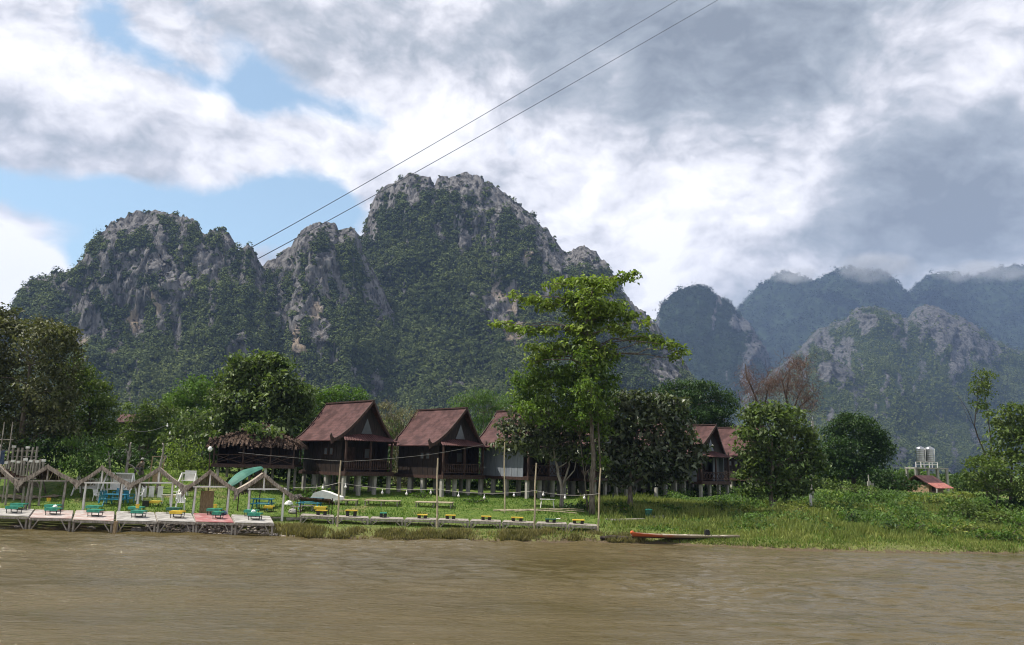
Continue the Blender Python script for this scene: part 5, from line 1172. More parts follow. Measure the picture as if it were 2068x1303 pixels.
# power poles
g = gy(1640, 66); t = at(1641, 850, 66); rt = root('concrete_pole', 'pale square concrete pole right of the round leafy tree', 'pole', g)
mb = MB(); mb.path([(0, 0, -.3), (t-g)*.5, t-g], [.17, .14, .10], 4); part('shaft', mb, M['concrete'], rt)
mb = MB(); mb.tube(t-g, t-g+Vector((0, 0, .35)), .03, .02); part('cap', mb, M['steel'], rt)
g = gp(1638, 1028); mb = MB(); mb.box((0, 0, .5), (.16, .16, 1.3)); single('marker_post', mb, M['white_paint'], g, 'short white marker post in the grass below the concrete pole', 'post')
g = gy(1756, 82); mb = MB(); mb.tube((0, 0, -.1), (0, 0, 2.1), .06); mb.box((0.02, 0, 1.2), (.3, .2, .5)); mb.box((.35, 0, .9), (.25, .2, .7)); single('meter_post', mb, M['concrete'], g, 'grey post with small white boxes under the dense dark tree', 'post')

# cables overhead
for (a, b, ya, yb, lab) in (((498, 505), (1392, -14), 838, 330, 'upper one of two long dark cables crossing the sky'), ((522, 522), (1474, -14), 845, 330, 'lower one of two long dark cables crossing the sky')):
    A, B = at(*a, ya), at(*b, yb); n = 24; pts, rad = [], []
    for k in range(n+1):
        s = k/n; p = A+(B-A)*s; p.z -= 4*s*(1-s)*2.0; pts.append(p); rad.append((.30+.26*(1-s))*p.y/838*.9)
    cable('overhead_cable', lab, pts, .3, 'cable', 'cable', (), 'overhead cables', rad=rad)

# ------------------------------------------------------------------ things on the lawn
def swing(label, px, py, w, h, m='white_paint', canopy=False, panel=True):
    g = gp(px, py); k = g.y/F; W, H = w*k, h*k; rt = root('swing_bench', label, 'swing', g, R(-4), 'white swing benches behind the shelters')
    for x in (-1, 1):
        for y in (-1, 1):
            mb = MB(); mb.beam((x*W/2+x*.12, y*.55, -.05), (x*W/2, 0, H), .08); part('leg', mb, M[m], rt)
    mb = MB(); mb.beam((-W/2-.05, 0, H), (W/2+.05, 0, H), .09); part('top_beam', mb, M[m], rt)
    mb = MB()
    for i in range(5): mb.box((0, -.22+i*.11, .48), (W*.86, .085, .04))
    part('seat', mb, M[m], rt)
    mb = MB(); n = 16
    for i in range(n): mb.box((-W*.42+W*.84*(i+.5)/n, .30, .82), (W*.84/n*.92, .035, .72))
    mb.beam((-W*.43, .30, 1.2), (W*.43, .30, 1.2), .06); part('backrest', mb, M[m], rt)
    for x in (-1, 1):
        mb = MB(); mb.tube((x*W*.42, .0, .48), (x*W*.42, 0, H), .018, n=5); part('hanger', mb, M['rope'], rt)
    if canopy:
        mb = MB(); n = 14
        for i in range(n): mb.box((-W*.46+W*.92*(i+.5)/n, .34, H-.28), (W*.92/n*.95, .03, .46))
        part('upper_panel', mb, M['pale_wood'], rt)
M['pale_wood'] = pmat('pale_unpainted_board', (0.34, 0.31, 0.27), (0.50, 0.47, 0.43), 3.0, (3, 3, 1), 0.8, 0.1, 0.2, island=.1)
swing('white swing bench left of the larger white swing, beside the dark bush', 178, 1001, 44, 44)
swing('larger white swing bench with a pale board behind its frame', 238, 1003, 54, 44, canopy=True)
swing('small white swing bench farther back, above the white chair', 379, 985, 28, 27)
def board_row():
    g = gp(302, 1006); rt = root('slatted_boards', 'row of white board panels behind the shelter left of the white chair', 'screen', g)
    for x in (-.60, -.05, .58):
        mb = MB()
        for i in range(4): mb.box((x+i*.095, .02, .40), (.085, .03, .80))
        part('panel', mb, M['white_paint'], rt)
    mb = MB(); mb.beam((-.8, .05, .1), (1.0, .05, .1), .06); mb.beam((-.8, .05, .72), (1.0, .05, .72), .06); part('rail', mb, M['wood_grey'], rt)
board_row()
def picnic(label, px, py, w, m='blue', rz=0, h=.74):
    g = gp(px, py); W = w*g.y/F; rt = root('picnic_table', label, 'table', g, rz, 'blue picnic tables behind the decks')
    mb = MB()
    for i in range(5): mb.box((0, -.34+i*.17, h), (W, .155, .045))
    part('top', mb, M[m], rt)
    for y in (-.72, .72):
        mb = MB(); mb.box((0, y, .44), (W*.95, .28, .045)); part('bench', mb, M[m], rt)
    for x in (-.36, .36):
        mb = MB(); mb.beam((x*W, -.65, 0), (x*W, -.22, h), .07); mb.beam((x*W, .65, 0), (x*W, .22, h), .07); mb.beam((x*W, -.8, .40), (x*W, .8, .40), .06); part('leg_frame', mb, M[m], rt)
picnic('blue picnic table between blue chairs under the white tie beam shelter', 233, 1021, 44)
picnic('blue picnic table seen under the right end shelter', 529, 1030, 42)
picnic('blue picnic table in front of the white covered pile, right of the shelters', 626, 1029, 48)
def chair(label, px, py, m, rz=0, s=1.0):
    g = gp(px, py); rt = root('garden_chair', label, 'chair', g, rz); rt.scale = (s, s, s)
    mb = MB(); mb.box((0, 0, .42), (.46, .46, .04)); part('seat', mb, M[m], rt)
    mb = MB()
    for i in range(5): mb.beam((-.19+i*.095, .20, .44), (-.19+i*.095, .30, .84), .07, .02)
    mb.beam((-.23, .31, .86), (.23, .31, .86), .06, .03); part('backrest', mb, M[m], rt)
    for x in (-1, 1):
        for y in (-1, 1):
            mb = MB(); mb.beam((x*.24, y*.24, 0), (x*.20, y*.20, .42), .05); part('leg', mb, M[m], rt)
        mb = MB(); mb.beam((x*.24, -.22, .64), (x*.24, .26, .66), .05, .03); mb.beam((x*.23, -.22, .42), (x*.24, -.22, .64), .04); part('armrest', mb, M[m], rt)
chair('blue chair at the left end of the blue picnic table', 207, 1018, 'blue', R(200))
chair('blue chair at the far side of the blue picnic table', 236, 1012, 'blue', R(0))
chair('blue chair at the right end of the blue picnic table, by the shelter post', 259, 1018, 'blue', R(160))
chair('white plastic armchair right of the white board panels', 363, 1031, 'white_paint', R(25), 1.15)
chair('white chair behind the white plastic armchair', 356, 1012, 'white_post', R(-30), 1.0)
chair('white plastic chair beside the blue picnic table, facing away', 196, 1012, 'white_paint', R(80), 0.9)
chair('white chair in front of the small far swing bench', 372, 1002, 'white_post', R(10), 0.9)
chair('white chair left of the row of white board panels', 280, 1012, 'white_paint', R(-60), 0.9)
dome('white sack on the grass behind the right end shelter', gp(583, 1022), .3, 'white_paint', 'white_sack', 'sack', 5)
dome('grey sack beside the straw roof on thin poles', gp(590, 1038), .28, 'concrete', 'grey_sack', 'sack', 6)
mb = MB(); mb.beam((0, 0, .1), (1.5, .2, .16), .22, .10); mb.beam((.1, -.3, .05), (1.2, .1, .10), .16, .08)
single('plank', mb, M['wood_grey'], gp(578, 1052), 'two grey planks dropped on the bank at the end of the left decks', 'plank')
for lab, px, py, rz in (('small pale wooden stool left of the white chairs', 335, 1020, 0.2),):
    g = gp(px, py); rt = root('wooden_table', 'small pale wooden table left of the white chairs', 'table', g, rz)
    mb = MB(); mb.box((0, 0, .62), (.62, .5, .05)); part('top', mb, M['pale_wood'], rt)
    for x in (-1, 1):
        for y in (-1, 1): mb = MB(); mb.beam((x*.26, y*.2, 0), (x*.26, y*.2, .6), .05); part('leg', mb, M['white_post'], rt)
low_table('yellow low table on the grass behind the pale grey deck', gp(314, 1024), 'yellow', .68, .5, .34, 'low tables on the left decks')
low_table('yellow low table under the right end shelter', gp(543, 1034), 'yellow', .62, .5, .36, 'low tables on the left decks')
mb = MB(); mb.box((0, 0, .18), (.36, .3, .36)); mb.box((0, 0, .37), (.4, .34, .03)); single('black_crate', mb, M['black_iron'], gp(294, 1024), 'black crate beside the yellow low table on the grass', 'crate')
low_table('yellow low table beside the blue picnic table right of the shelters', gp(647, 1036), 'yellow', .8, .5, .34, 'low tables along the right row of decks')

# white covered pile with dark mat behind the third blue table
g = gp(640, 1024); mb = MB(); rng = np.random.RandomState(9); n = 10
pr = [(-1.1, .10), (-.8, .55), (-.3, .72), (.2, .62), (.7, .44), (1.15, .30), (1.25, .05)]
mb.prism([(x, 0, z) for x, z in pr]+[(1.2, 0, 0), (-1.1, 0, 0)], (0, 1.0, 0))
single('white_tarpaulin', mb, M['white_paint'], g+Vector((.3, .9, .35)), 'crumpled white tarpaulin over a pile right of the shelters', 'tarpaulin')
A, B = at(597, 1003, 50.5), at(668, 1008, 50.5); mb = MB(); d = B-A
mb.prism([(0, 0, 0), (d.x, 0, d.z), (d.x, 1.1, d.z-.25), (0, 1.1, -.2)], (0, 0, -.09))
for x in (.1, d.x-.1):
    for y in (.1, 1.0): mb.tube((x, y, -.1), (x, y, gz(A.x+x, A.y+y)-A.z-.05), .03)
single('straw_mat_roof', mb, M['thatch_dark'], A, 'low dark straw roof on thin poles right of the shelters', 'awning')
for lab, a, b, c in (('weathered bench table beside the right end shelter', 598, 1034, .7), ('brown low table in front of the third blue picnic table', 620, 1033, .9)):
    g = gp(a, b); rt = root('wooden_table', lab, 'table', g); mb = MB()
    for k in range(3): mb.box((0, -.2+k*.2, .34), (c, .17, .05))
    part('top', mb, M['wood_grey'], rt)
    for x in (-1, 1): mb = MB(); mb.beam((x*c*.4, -.2, 0), (x*c*.34, .2, .32), .06); mb.beam((x*c*.4, .2, 0), (x*c*.34, -.2, .32), .06); part('leg_frame', mb, M['wood_grey'], rt)

# long green sheet leaning up
def green_sheet():
    A, B = at(463, 978, 55), at(527, 942, 57.5); ax = (B-A); L = ax.length; ax.normalize()
    side = Vector((.25, -.9, -.38)); side = (side-ax*side.dot(ax)).normalized(); up = ax.cross(side)*-1
    rt = root('green_awning', 'long green curved sheet leaning up in front of the thatched hut', 'awning', A)
    mb = MB(); n = 14; rows = []
    for i in range(n+1):
        s = i/n; w = .24+.32*math.sin(math.pi*min(1, s*1.0))**.7; c = ax*L*s+Vector((0, 0, .26*math.sin(math.pi*s)))
        rows.append([c+side*w*v+Vector((0, 0, -.10*abs(v)**2)) for v in (-1, -.5, 0, .5, 1)])
    for i in range(n):
        for j in range(4):
            q = [rows[i][j], rows[i+1][j], rows[i+1][j+1], rows[i][j+1]]; mb.quad(*[tuple(p) for p in q]); mb.quad(*[tuple(p+Vector((0, 0, -.05))) for p in reversed(q)])
    part('sheet', mb, M['green_sheet'], rt)
    for s in (.15, .85):
        for v in (-.5, .5):
            p = ax*L*s+side*v; gzv = gz(A.x+p.x, A.y+p.y)-A.z
            mb = MB(); mb.tube((p.x, p.y, gzv-.1), tuple(p+Vector((0, 0, -.05))), .04); part('post', mb, M['wood_trim'], rt)
M['green_sheet'] = pmat('faded_green_sheet', (0.018, 0.105, 0.075), (0.045, 0.165, 0.12), 1.5, (1, 1, 1), 0.55, 0.05, 0.3)
green_sheet()

# pallets and lying canes on the lawn
def pallet(label, x0, x1, py, tilt=0.0, dpt=1.2, h=.32):
    a, b = gp(x0, py), gp(x1, py); loc = (a+b)/2; W = (b-a).length; rt = root('bamboo_bed', label, 'bed', loc, R(tilt), 'low bamboo beds on the lawn')
    mb = MB(); n = 10
    for i in range(n): mb.box((0, -dpt/2+dpt*(i+.5)/n, h), (W, dpt/n*.8, .05))
    part('top', mb, M['bamboo'], rt)
    for x in (-.46, 0, .46):
        for y in (-.4, .4): mb = MB(); mb.box((x*W, y*dpt, h/2-.06), (.08, .08, h)); part('leg', mb, M['wood_grey'], rt)
pallet('short low bamboo bed left of the long pair, behind the first pole', 678, 722, 1020, 4)
pallet('long low bamboo bed sloping to the right below the first house', 737, 808, 1021, -3)
pallet('wide low bamboo bed crossed by the middle bamboo pole', 840, 914, 1024, -2, 1.5)
for i, (a, b, ya, yb) in enumerate(((996, 1180, 1034, 1036), (1010, 1165, 1037, 1042), (1040, 1178, 1040, 1035))):
    A, B = gp(a, ya), gp(b, yb); mb = MB(); L = B-A
    mb.path([L*(k/10)+Vector((0, 0, .10+.10*math.sin(math.pi*k/10)+.05*i)) for k in range(11)], [.05-.002*k for k in range(11)], 7)
    single('bamboo_cane', mb, M['bamboo'], A, ['longest bamboo cane lying on the lawn behind the third pole', 'bamboo cane lying nearest to the decks behind the third pole', 'bamboo cane lying across the two others on the lawn'][i], 'cane', 'bamboo canes lying on the lawn')
g = gp(1105, 1026); rt = root('white_table', 'small white table on the lawn in front of the forked tree', 'table', g)
mb = MB(); mb.box((0, 0, .62), (1.1, .6, .05)); part('top', mb, M['white_post'], rt)
for x in (-1, 1): mb = MB(); mb.beam((x*.5, -.25, 0), (x*.42, 0, .6), .05); mb.beam((x*.5, .25, 0), (x*.42, 0, .6), .05); part('leg_frame', mb, M['white_post'], rt)
g = gp(1310, 1047); rt = root('green_bin', 'dark green bin standing on the grass left of the pale board', 'bin', g)
mb = MB(); mb.lathe([(.20, 0), (.25, .5), (.27, .5), (.27, .54), (.22, .54), (.2, .3)], n=14); part('body', mb, M['green_dark'], rt)
mb = MB(); mb.lathe([(.27, .545), (.24, .60), (.05, .63)], n=14); part('lid', mb, M['green_plastic'], rt)
for lab, a, b, py, th in (('pale plank lying in the grass right of the green bin', 1318, 1346, 1048, .12), ('grey boards lying in the grass left of the green bin', 1236, 1300, 1053, .08)):
    A, B = gp(a, py), gp(b, py); mb = MB(); d = B-A
    mb.beam((0, 0, .08), d+Vector((0, 0, .14)), .3, th)
    if th < .1: mb.beam((.2, -.3, .06), d*.7+Vector((.2, -.2, .12)), .16, .05); mb.beam((-.4, .2, .1), d*.5+Vector((0, .3, .08)), .12, .05)
    single('plank' if th > .1 else 'board_pile', mb, M['wood_grey'] if th < .1 else M['deck_white'], A, lab, 'plank')

# ------------------------------------------------------------------ long orange boat
def boat():
    A, B = gp(1276, 1089), gp(1494, 1091); Yb = (A.y+B.y)/2
    A, B = at(1276, 1085, Yb), at(1494, 1086, Yb); L = (B-A).length; loc = A.copy(); loc.z = gz((A.x+B.x)/2, Yb)-.02
    ang = 0.02
    rt = root('longboat', 'long narrow orange boat drawn up on the grassy bank', 'boat', loc, ang)
    n = 26; hull, inner, rim, st = MB(), MB(), MB(), []
    for i in range(n+1):
        s = i/n; w = .40*min(1, (max(0, math.sin(math.pi*(.03+.94*s))))**.45); zk = .05+.05*abs(2*s-1)**3; zt = .24+.09*max(0, 1-s*3.2)**2+.05*max(0, s*4-3)
        st.append((s*L, w, zk, zt))
    prof = lambda w, zk, zt: [(-w, zt), (-w*.86, (zk+zt)/2), (-w*.45, zk), (w*.45, zk), (w*.86, (zk+zt)/2), (w, zt)]
    for a, b in zip(st[:-1], st[1:]):
        pa, pb = prof(*a[1:]), prof(*b[1:])
        for j in range(5):
            hull.quad((a[0], pa[j][0], pa[j][1]), (b[0], pb[j][0], pb[j][1]), (b[0], pb[j+1][0], pb[j+1][1]), (a[0], pa[j+1][0], pa[j+1][1]))
            s_ = .86; u = .03
            inner.quad((a[0], pa[j+1][0]*s_, pa[j+1][1]+u), (b[0], pb[j+1][0]*s_, pb[j+1][1]+u), (b[0], pb[j][0]*s_, pb[j][1]+u), (a[0], pa[j][0]*s_, pa[j][1]+u))
        for sg in (-1, 1): rim.beam((a[0], sg*a[1], a[3]+.01), (b[0], sg*b[1], b[3]+.01), .06, .05)
    part('hull', hull, M['boat_hull'], rt, smooth=True); part('inside', inner, M['hull_inside'], rt)
    part('gunwale', rim, M['boat_hull'], rt)
    mb = MB(); mb.lathe([(.05, -.12), (.11, -.04), (.11, .05), (.05, .10)], (.02, 0, .34), 10); part('bow_knob', mb, M['orange'], rt, smooth=True)
    for s in (.3, .5, .85): mb = MB(); mb.box((s*L, 0, .27), (.2, .66, .03)); part('thwart', mb, M['hull_inside'], rt)
    mb = MB(); mb.box((.70*L, 0, .42), (.26, .3, .24)); mb.box((.70*L+.02, 0, .56), (.2, .22, .06)); part('engine_box', mb, M['black_iron'], rt)
def boathull():
    m, t = new_mat('orange_and_grey_hull')
    tc = t.n('ShaderNodeTexCoord').outputs['Object']; sep = t.n('ShaderNodeSeparateXYZ', {0: tc}); n = t.noise(t.vm('MULTIPLY', tc, (1, 1, 3)), 2.5, 6, 0.65)
    f = t.math('ADD', t.math('MULTIPLY', sep.outputs['X'], 0.16), t.math('MULTIPLY', t.math('SUBTRACT', n, 0.5), 0.7))
    col = t.mix(t.sstep(f, 0.15, 0.45), (0.40, 0.085, 0.025), (0.30, 0.24, 0.17))
    col = t.mix(t.sstep(sep.outputs['Z'], 0.2, 0.08), col, (0.05, 0.04, 0.035))
    t.n('ShaderNodeOutputMaterial', {'Surface': t.n('ShaderNodeBsdfPrincipled', {'Base Color': col, 'Roughness': 0.55}).outputs[0]}); return m
M['boat_hull'] = boathull()
boat()
# dark driftwood log at the waterline
g = gp(1250, 1093); mb = MB(); mb.path([(-1.1, 0, .1), (-.4, .05, .14), (.3, 0, .12), (1.0, .1, .08)], [.09, .13, .12, .07], 8)
single('log', mb, M['bark_dark'], g, 'dark waterlogged log at the edge of the river left of the boat', 'log')

# ------------------------------------------------------------------ driftwood, frame, footbridge rails at the left
def drift(label, pix, Y, r, branches=()):
    g = gy(pix[0][0], Y); mb = MB(); rng = np.random.RandomState(len(pix)+pix[0][0])
    P = [np.array(at(a, b, Y))-np.array(g) for a, b in pix]; P[0][2] = -.1
    D = []
    for a, b in zip(P[:-1], P[1:]):
        for k in range(4): D.append(a+(b-a)*k/4+rng.normal(size=3)*.03)
    D.append(P[-1]); m_ = len(D); mb.path(D, [r*(1-.6*i/(m_-1)) for i in range(m_)], 8)
    for br in branches: limb(mb, np.array(at(*br[0], Y))-np.array(g), np.array(at(*br[1], Y))-np.array(g), r*.5, r*.2, rng, .1, 6, 5)
    single('driftwood_trunk', mb, M['bark_pale'], g, label, 'driftwood', 'upright driftwood trunks in front of the left trees', smooth=True)
drift('forked pale driftwood trunk with a lower dark arm, left of the seated person', [(258, 958), (257, 935), (260, 915), (265, 893)], 61, .13, [((258, 935), (282, 962)), ((260, 925), (254, 905)), ((258, 932), (265, 912))])
drift('straight pale driftwood trunk beside the orange frame', [(320, 962), (325, 935), (329, 915), (328, 895)], 60, .12, [((325, 940), (336, 925)), ((336, 925), (333, 918))])
drift('short grey driftwood stump left of the forked trunk', [(224, 950), (221, 930), (219, 912)], 63, .10, [((222, 935), (228, 915))])
g = gy(306, 61); rt = root('orange_timber_frame', 'thin orange timber frame right of the seated person', 'frame', g)  # open frame of thin timber poles, not a gate
h = at(306, 922, 61).z-g.z
for x in (-.28, .62): mb = MB(); mb.beam((x, 0, -.05), (x+.14, 0, h), .07); part('post', mb, M['orange_wood'] if 'orange_wood' in M else M['mat_weave'], rt)
mb = MB(); mb.beam((-.2, 0, h), (.9, 0, h), .06); part('crossbar', mb, M['mat_weave'], rt)
mb = MB(); mb.box((.2, .1, h*.35), (.5, .05, h*.35)); part('board', mb, M['mat_weave'], rt)

def picket(label, pix0, pix1, Y, n, hpx, cap_every=2, seed=0):
    rng = random.Random(seed); A, B = at(*pix0, Y), at(*pix1, Y); H = hpx*Y/F; loc = A.copy()
    rt = root('picket_rail', label, 'railing', loc, 0, 'weathered footbridge rails at the left edge')
    for i in range(n):
        p = A+(B-A)*(i/(n-1))-loc; h = H*rng.uniform(.85, 1.1); mb = MB()
        mb.beam(p, p+Vector((rng.uniform(-.05, .05), 0, h)), .13, .09)
        ps = part('picket', mb, M['wood_grey'], rt)
        if i % cap_every == 0:
            mb = MB(); mb.box(p+Vector((0, 0, h+.06)), (.22, .16, .16)); part('cap', mb, M['white_post'], ps)
    mb = MB()
    for f in (.3, .75): mb.beam(-Vector((.1, -.08, -H*f)), B-loc+Vector((.1, .08, H*f)), .06, .07)
    mb.beam((-.2, .2, -.05), B-loc+Vector((.2, .2, -.05)), .5, .08); part('rail', mb, M['wood_grey'], rt)
    for s in (.05, .5, .95):
        p = (B-A)*s; zb = gz(A.x+p.x, A.y+.3)-A.z
        mb = MB(); mb.tube((p.x, .25, zb-.1), (p.x, .25, p.z-.1), .07); part('support', mb, M['wood_grey'], rt)
picket('lower grey picket rail of the footbridge, nearer the shelters', (10, 962), (85, 958), 55, 13, 28, 2, 1)
picket('upper grey picket rail of the footbridge with white post caps', (-4, 930), (72, 930), 57, 9, 25, 3, 2)
g = gy(9, 56.5); rt = root('pole_scaffold', 'tall thin pole frame rising above the footbridge rails at the left edge', 'frame', g)
for px in (9, 26): t = at(px, 852, 56.5)-g; mb = MB(); mb.tube((t.x, 0, -.1), tuple(t), .05, .035); part('pole', mb, M['wood_grey'], rt)
a, b = at(-6, 888, 56.5)-g, at(27, 888, 56.5)-g; mb = MB(); mb.tube(tuple(a), tuple(b), .035); part('crossbar', mb, M['wood_grey'], rt)
mb = MB(); A = at(2, 910, 56.8); 
for i in range(5):
    for j in range(5):
        f = lambda a, b: (-.22+.11*a, .04*math.sin(a*1.9+b*.8), -.2*b+.02*math.sin(a*2+b))
        mb.quad(f(i, j), f(i+1, j), f(i+1, j+1), f(i, j+1))
mb.v += [(x, y+.02, z) for x, y, z in mb.v]; nv = len(mb.v)//2; mb.f += [tuple(nv+k for k in reversed(q)) for q in list(mb.f)]
single('hanging_cloth', mb, M['blue_cloth'], A, 'dark blue cloth hanging on the upper footbridge rail at the left edge', 'cloth')

# ------------------------------------------------------------------ person sitting in front of the left trees
def person():
    g = gp(284, 953) if False else gy(284, 65)
    rt = root('person', 'person in khaki clothes and a pale cap sitting between the driftwood trunks', 'person', g, R(-18))
    s = .47
    J = {'pel': (0, .06, s), 'waist': (.03, .02, s+.22), 'chest': (.08, -.04, s+.46), 'neck': (.11, -.07, s+.60), 'head': (.13, -.11, s+.73), 'crown': (.13, -.10, s+.83),
         'hl': (-.11, .0, s), 'kl': (-.18, -.42, s+.06), 'al': (-.17, -.44, .08), 'tl': (-.18, -.60, .04), 'hr': (.11, 0, s), 'kr': (.20, -.40, s+.08), 'ar': (.24, -.40, .08), 'tr': (.26, -.56, .04),
         'sl': (-.10, -.02, s+.52), 'el': (-.24, -.12, s+.28), 'wl': (-.17, -.34, s+.14), 'sr': (.27, -.05, s+.50), 'er': (.36, -.22, s+.30), 'wr': (.20, -.38, s+.22)}
    rad = {'pel': .15, 'waist': .135, 'chest': .15, 'neck': .058, 'head': .095, 'crown': .085, 'hl': .10, 'kl': .07, 'al': .045, 'tl': .04, 'hr': .10, 'kr': .07, 'ar': .045, 'tr': .04, 'sl': .065, 'el': .05, 'wl': .035, 'sr': .065, 'er': .05, 'wr': .035}
    E = [('pel', 'waist'), ('waist', 'chest'), ('chest', 'neck'), ('neck', 'head'), ('head', 'crown'), ('pel', 'hl'), ('hl', 'kl'), ('kl', 'al'), ('al', 'tl'), ('pel', 'hr'), ('hr', 'kr'), ('kr', 'ar'), ('ar', 'tr'),
         ('chest', 'sl'), ('sl', 'el'), ('el', 'wl'), ('chest', 'sr'), ('sr', 'er'), ('er', 'wr')]
    for side, w in (('l', 'wl'), ('r', 'wr')):                      # a palm, four fingers and a thumb on each hand
        W_ = Vector(J[w]); palm = W_+Vector((.02, -.07, -.02)); J['p'+side] = tuple(palm); rad['p'+side] = .03; E.append((w, 'p'+side))
        for q, (dx, ln) in enumerate(((-.03, .06), (-.01, .07), (.01, .065), (.03, .05))):
            J[f'f{side}{q}'] = tuple(palm+Vector((dx, -ln*.8, -.03))); rad[f'f{side}{q}'] = .009; E.append(('p'+side, f'f{side}{q}'))
        J['t'+side] = tuple(palm+Vector((.05 if side == 'l' else -.05, -.02, .0))); rad['t'+side] = .011; E.append(('p'+side, 't'+side))
    keys = list(J); me = bpy.data.meshes.new('body'); me.from_pydata([J[k] for k in keys], [(keys.index(a), keys.index(b)) for a, b in E], []); me.update()
    ob = link('body', me, M['skin'], rt); md = ob.modifiers.new('skin', 'SKIN')
    for k, v in zip(keys, me.skin_vertices[0].data): v.radius = (rad[k], rad[k]); v.use_root = (k == 'pel')
    sb = ob.modifiers.new('sub', 'SUBSURF'); sb.levels = 2; sb.render_levels = 2
    V = lambda k: Vector(J[k])
    mb = MB(); mb.path([V('pel')+Vector((0, 0, -.02)), V('waist'), V('chest'), V('chest')+Vector((.02, -.01, .10)), V('neck')+Vector((0, 0, -.02))], [.19, .175, .19, .15, .075], 14)
    for a, b, c in (('sl', 'el', 'wl'), ('sr', 'er', 'wr')): mb.path([V('chest')+(V(a)-V('chest'))*.6, V(a), V(b), V(c)+(V(b)-V(c))*.2], [.09, .085, .068, .05], 10)
    part('shirt', mb, M['khaki'], rt, smooth=True)
    mb = MB()
    for h, k, a in (('hl', 'kl', 'al'), ('hr', 'kr', 'ar')): mb.path([V('pel'), V(h), V(k)+Vector((0, 0, .01)), V(k)*.5+V(a)*.5, V(a)+Vector((0, 0, .04))], [.15, .125, .09, .075, .07], 12)
    part('trousers', mb, M['trouser'], rt, smooth=True)
    mb = MB(); hc = V('head'); mb.lathe([(.118, .02), (.125, .05), (.115, .10), (.08, .145), (.02, .165)], tuple(hc), 14); mb.prism([tuple(hc+Vector((x, y, .03))) for x, y in ((-.09, -.08), (-.07, -.20), (.07, -.20), (.09, -.08))], (0, 0, .015)); part('cap', mb, M['cap'], rt, smooth=True)
    mb = MB(); mb.lathe([(.10, -.06), (.112, .0), (.115, .03)], tuple(hc+Vector((0, .015, 0))), 12); part('hair', mb, M['bark_dark'], rt, smooth=True)
    mb = MB(); mb.lathe([(.20, -.1), (.22, .05), (.21, s-.16), (.19, s-.13)], (0, 0, 0), 12)
    single('tree_stump', mb, M['bark'], g+Vector((0, .06, 0)), 'cut stump under the seated person', 'stump')
M['trouser'] = pmat('grey_trouser_cloth', (0.10, 0.10, 0.10), (0.16, 0.155, 0.15), 7.0, (1, 1, 1), 0.95, 0.2, 0.1)
person()

# ------------------------------------------------------------------ stones and pebbles by the water
rng = np.random.RandomState(77)
def stone_mesh(seed):
    r = np.random.RandomState(seed); bm = bmesh.new(); bmesh.ops.create_icosphere(bm, subdivisions=2, radius=1.0)
    V = np.array([v.co for v in bm.verts]); n = fbm(V*1.3+seed*7, 3)*.5+1
    for v, k in zip(bm.verts, n): v.co = v.co*k
    for v in bm.verts: v.co.z *= .6
    me = bpy.data.meshes.new('river_stone'); bm.to_mesh(me); bm.free(); me.materials.append(M['stone']); return me
stones = [stone_mesh(i) for i in range(5)]
big = [(8, 1063, 15), (30, 1062, 13), (60, 1064, 10), (122, 1066, 9), (180, 1065, 14), (205, 1067, 10), (248, 1067, 9), (275, 1067, 26), (318, 1066, 22), (345, 1067, 12), (378, 1068, 15), (402, 1069, 10), (425, 1071, 9), (222, 1066, 8), (92, 1065, 7), (295, 1069, 9), (440, 1072, 8)]
for i, (px, py, w) in enumerate(big):
    d = ray(px, py+5); k = -EYE/d[2]; p = Vector(tuple(_eye+d*k)); p.y += .25
    o = bpy.data.objects.new('river_stone', stones[i % 5]); COL.objects.link(o); s = w*p.y/F*.55
    o.location = (p.x, p.y, gz(p.x, p.y)+s*.15); o.scale = (s, s*.8, s*.75); o.rotation_euler = (0, 0, rng.uniform(0, 6))
    tag(o, 'rounded river stone at the waterline under the left decks', 'stone', 'river stones under the left decks')
px = rng.uniform(250, 600, 900); V, Q = [], []
ico = stones[0]; iv = np.array([v.co for v in ico.vertices]); iq = np.array([tuple(p.vertices) for p in ico.polygons])
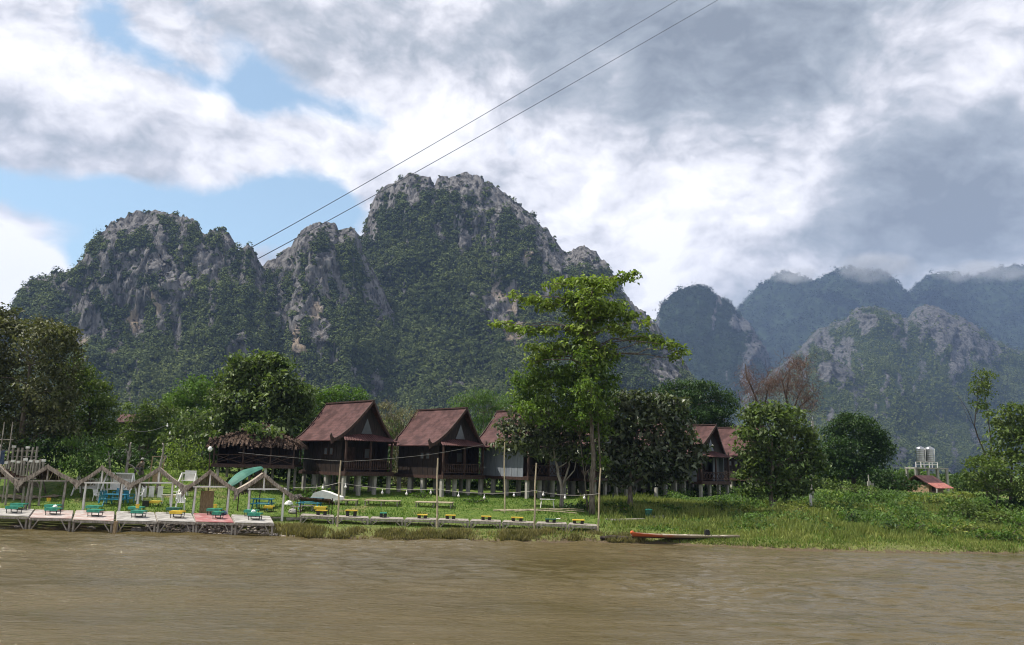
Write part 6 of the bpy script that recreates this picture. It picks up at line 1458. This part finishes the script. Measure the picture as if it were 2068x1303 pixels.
for k in range(900):
    d = ray(px[k], 1070); x = d[0]*45.5/d[1]; y = float(shore(x))+rng.uniform(-.25, 1.3)**1; s = rng.uniform(.03, .10)*(1.3 if rng.rand() < .15 else 1)
    a = rng.uniform(0, 6.28); c_, s_ = math.cos(a), math.sin(a); w = iv*np.array([s*1.3, s, s]); w = np.stack([w[:, 0]*c_-w[:, 1]*s_, w[:, 0]*s_+w[:, 1]*c_, w[:, 2]], -1)+np.array([x, y, gz(x, y)+.02])
    Q.append(iq+len(V)*len(iv)); V.append(w)
tag(link('gravel', arrmesh('gravel', np.concatenate(V), np.concatenate(Q)), M['pebble'] if 'pebble' in M else pmat('pale_pebbles', (0.30, 0.25, 0.21), (0.58, 0.52, 0.46), 3.0, (1, 1, 1), 0.85, 0.2, 0.2, island=.3)), 'pale pebbles along the waterline at the left decks', kind='stuff')
# ------------------------------------------------------------------ air
def haze():
    m, t = new_mat('thin_humid_air')
    v = t.n('ShaderNodeVolumePrincipled', {'Color': (0.42, 0.60, 1.0, 1), 'Density': 0.000108, 'Anisotropy': 0.0})
    t.n('ShaderNodeOutputMaterial', {'Volume': v.outputs[0]})
    mb = MB(); mb.box((0, 1975, 465), (12500, 4170, 940))
    o = single('haze', mb, m, (0, 0, 0), 'thin humid air between the river and the far hills', None, kind='stuff')
haze()
# MIST: cloud caught on the highest far tops
def mist(px, py, Y, w, h, label, seed, dens=0.008):
    m, t = new_mat('hill_mist')
    tc = t.n('ShaderNodeTexCoord').outputs['Object']
    n = t.noise(t.vm('ADD', t.vm('MULTIPLY', tc, (0.010, 0.010, 0.016)), (seed, 0, 0)), 1.0, 4, 0.6)
    e = t.vm('MULTIPLY', tc, (2/w, 2/260.0, 2/h)); r2 = t.vm('DOT_PRODUCT', e, e)
    d = t.math('MULTIPLY', t.sstep(t.math('SUBTRACT', n, t.math('MULTIPLY', r2, 0.45)), 0.18, 0.55), dens)
    v = t.n('ShaderNodeVolumePrincipled', {'Color': (0.95, 0.97, 1.0, 1), 'Density': d, 'Anisotropy': 0.3})
    t.n('ShaderNodeOutputMaterial', {'Volume': v.outputs[0]})
    mb = MB(); mb.box((0, 0, 0), (w, 260, h)); c = at(px, py, Y)
    single('mist', mb, m, c, label, None, kind='stuff')
mist(1765, 540, 3000, 420, 150, 'scrap of white cloud on the highest far summit', 2.0)
mist(1600, 552, 3000, 260, 80, 'thin cloud on the left far summit', 5.0)
mist(1990, 548, 3000, 560, 100, 'low cloud along the far summits at the right edge', 9.0)
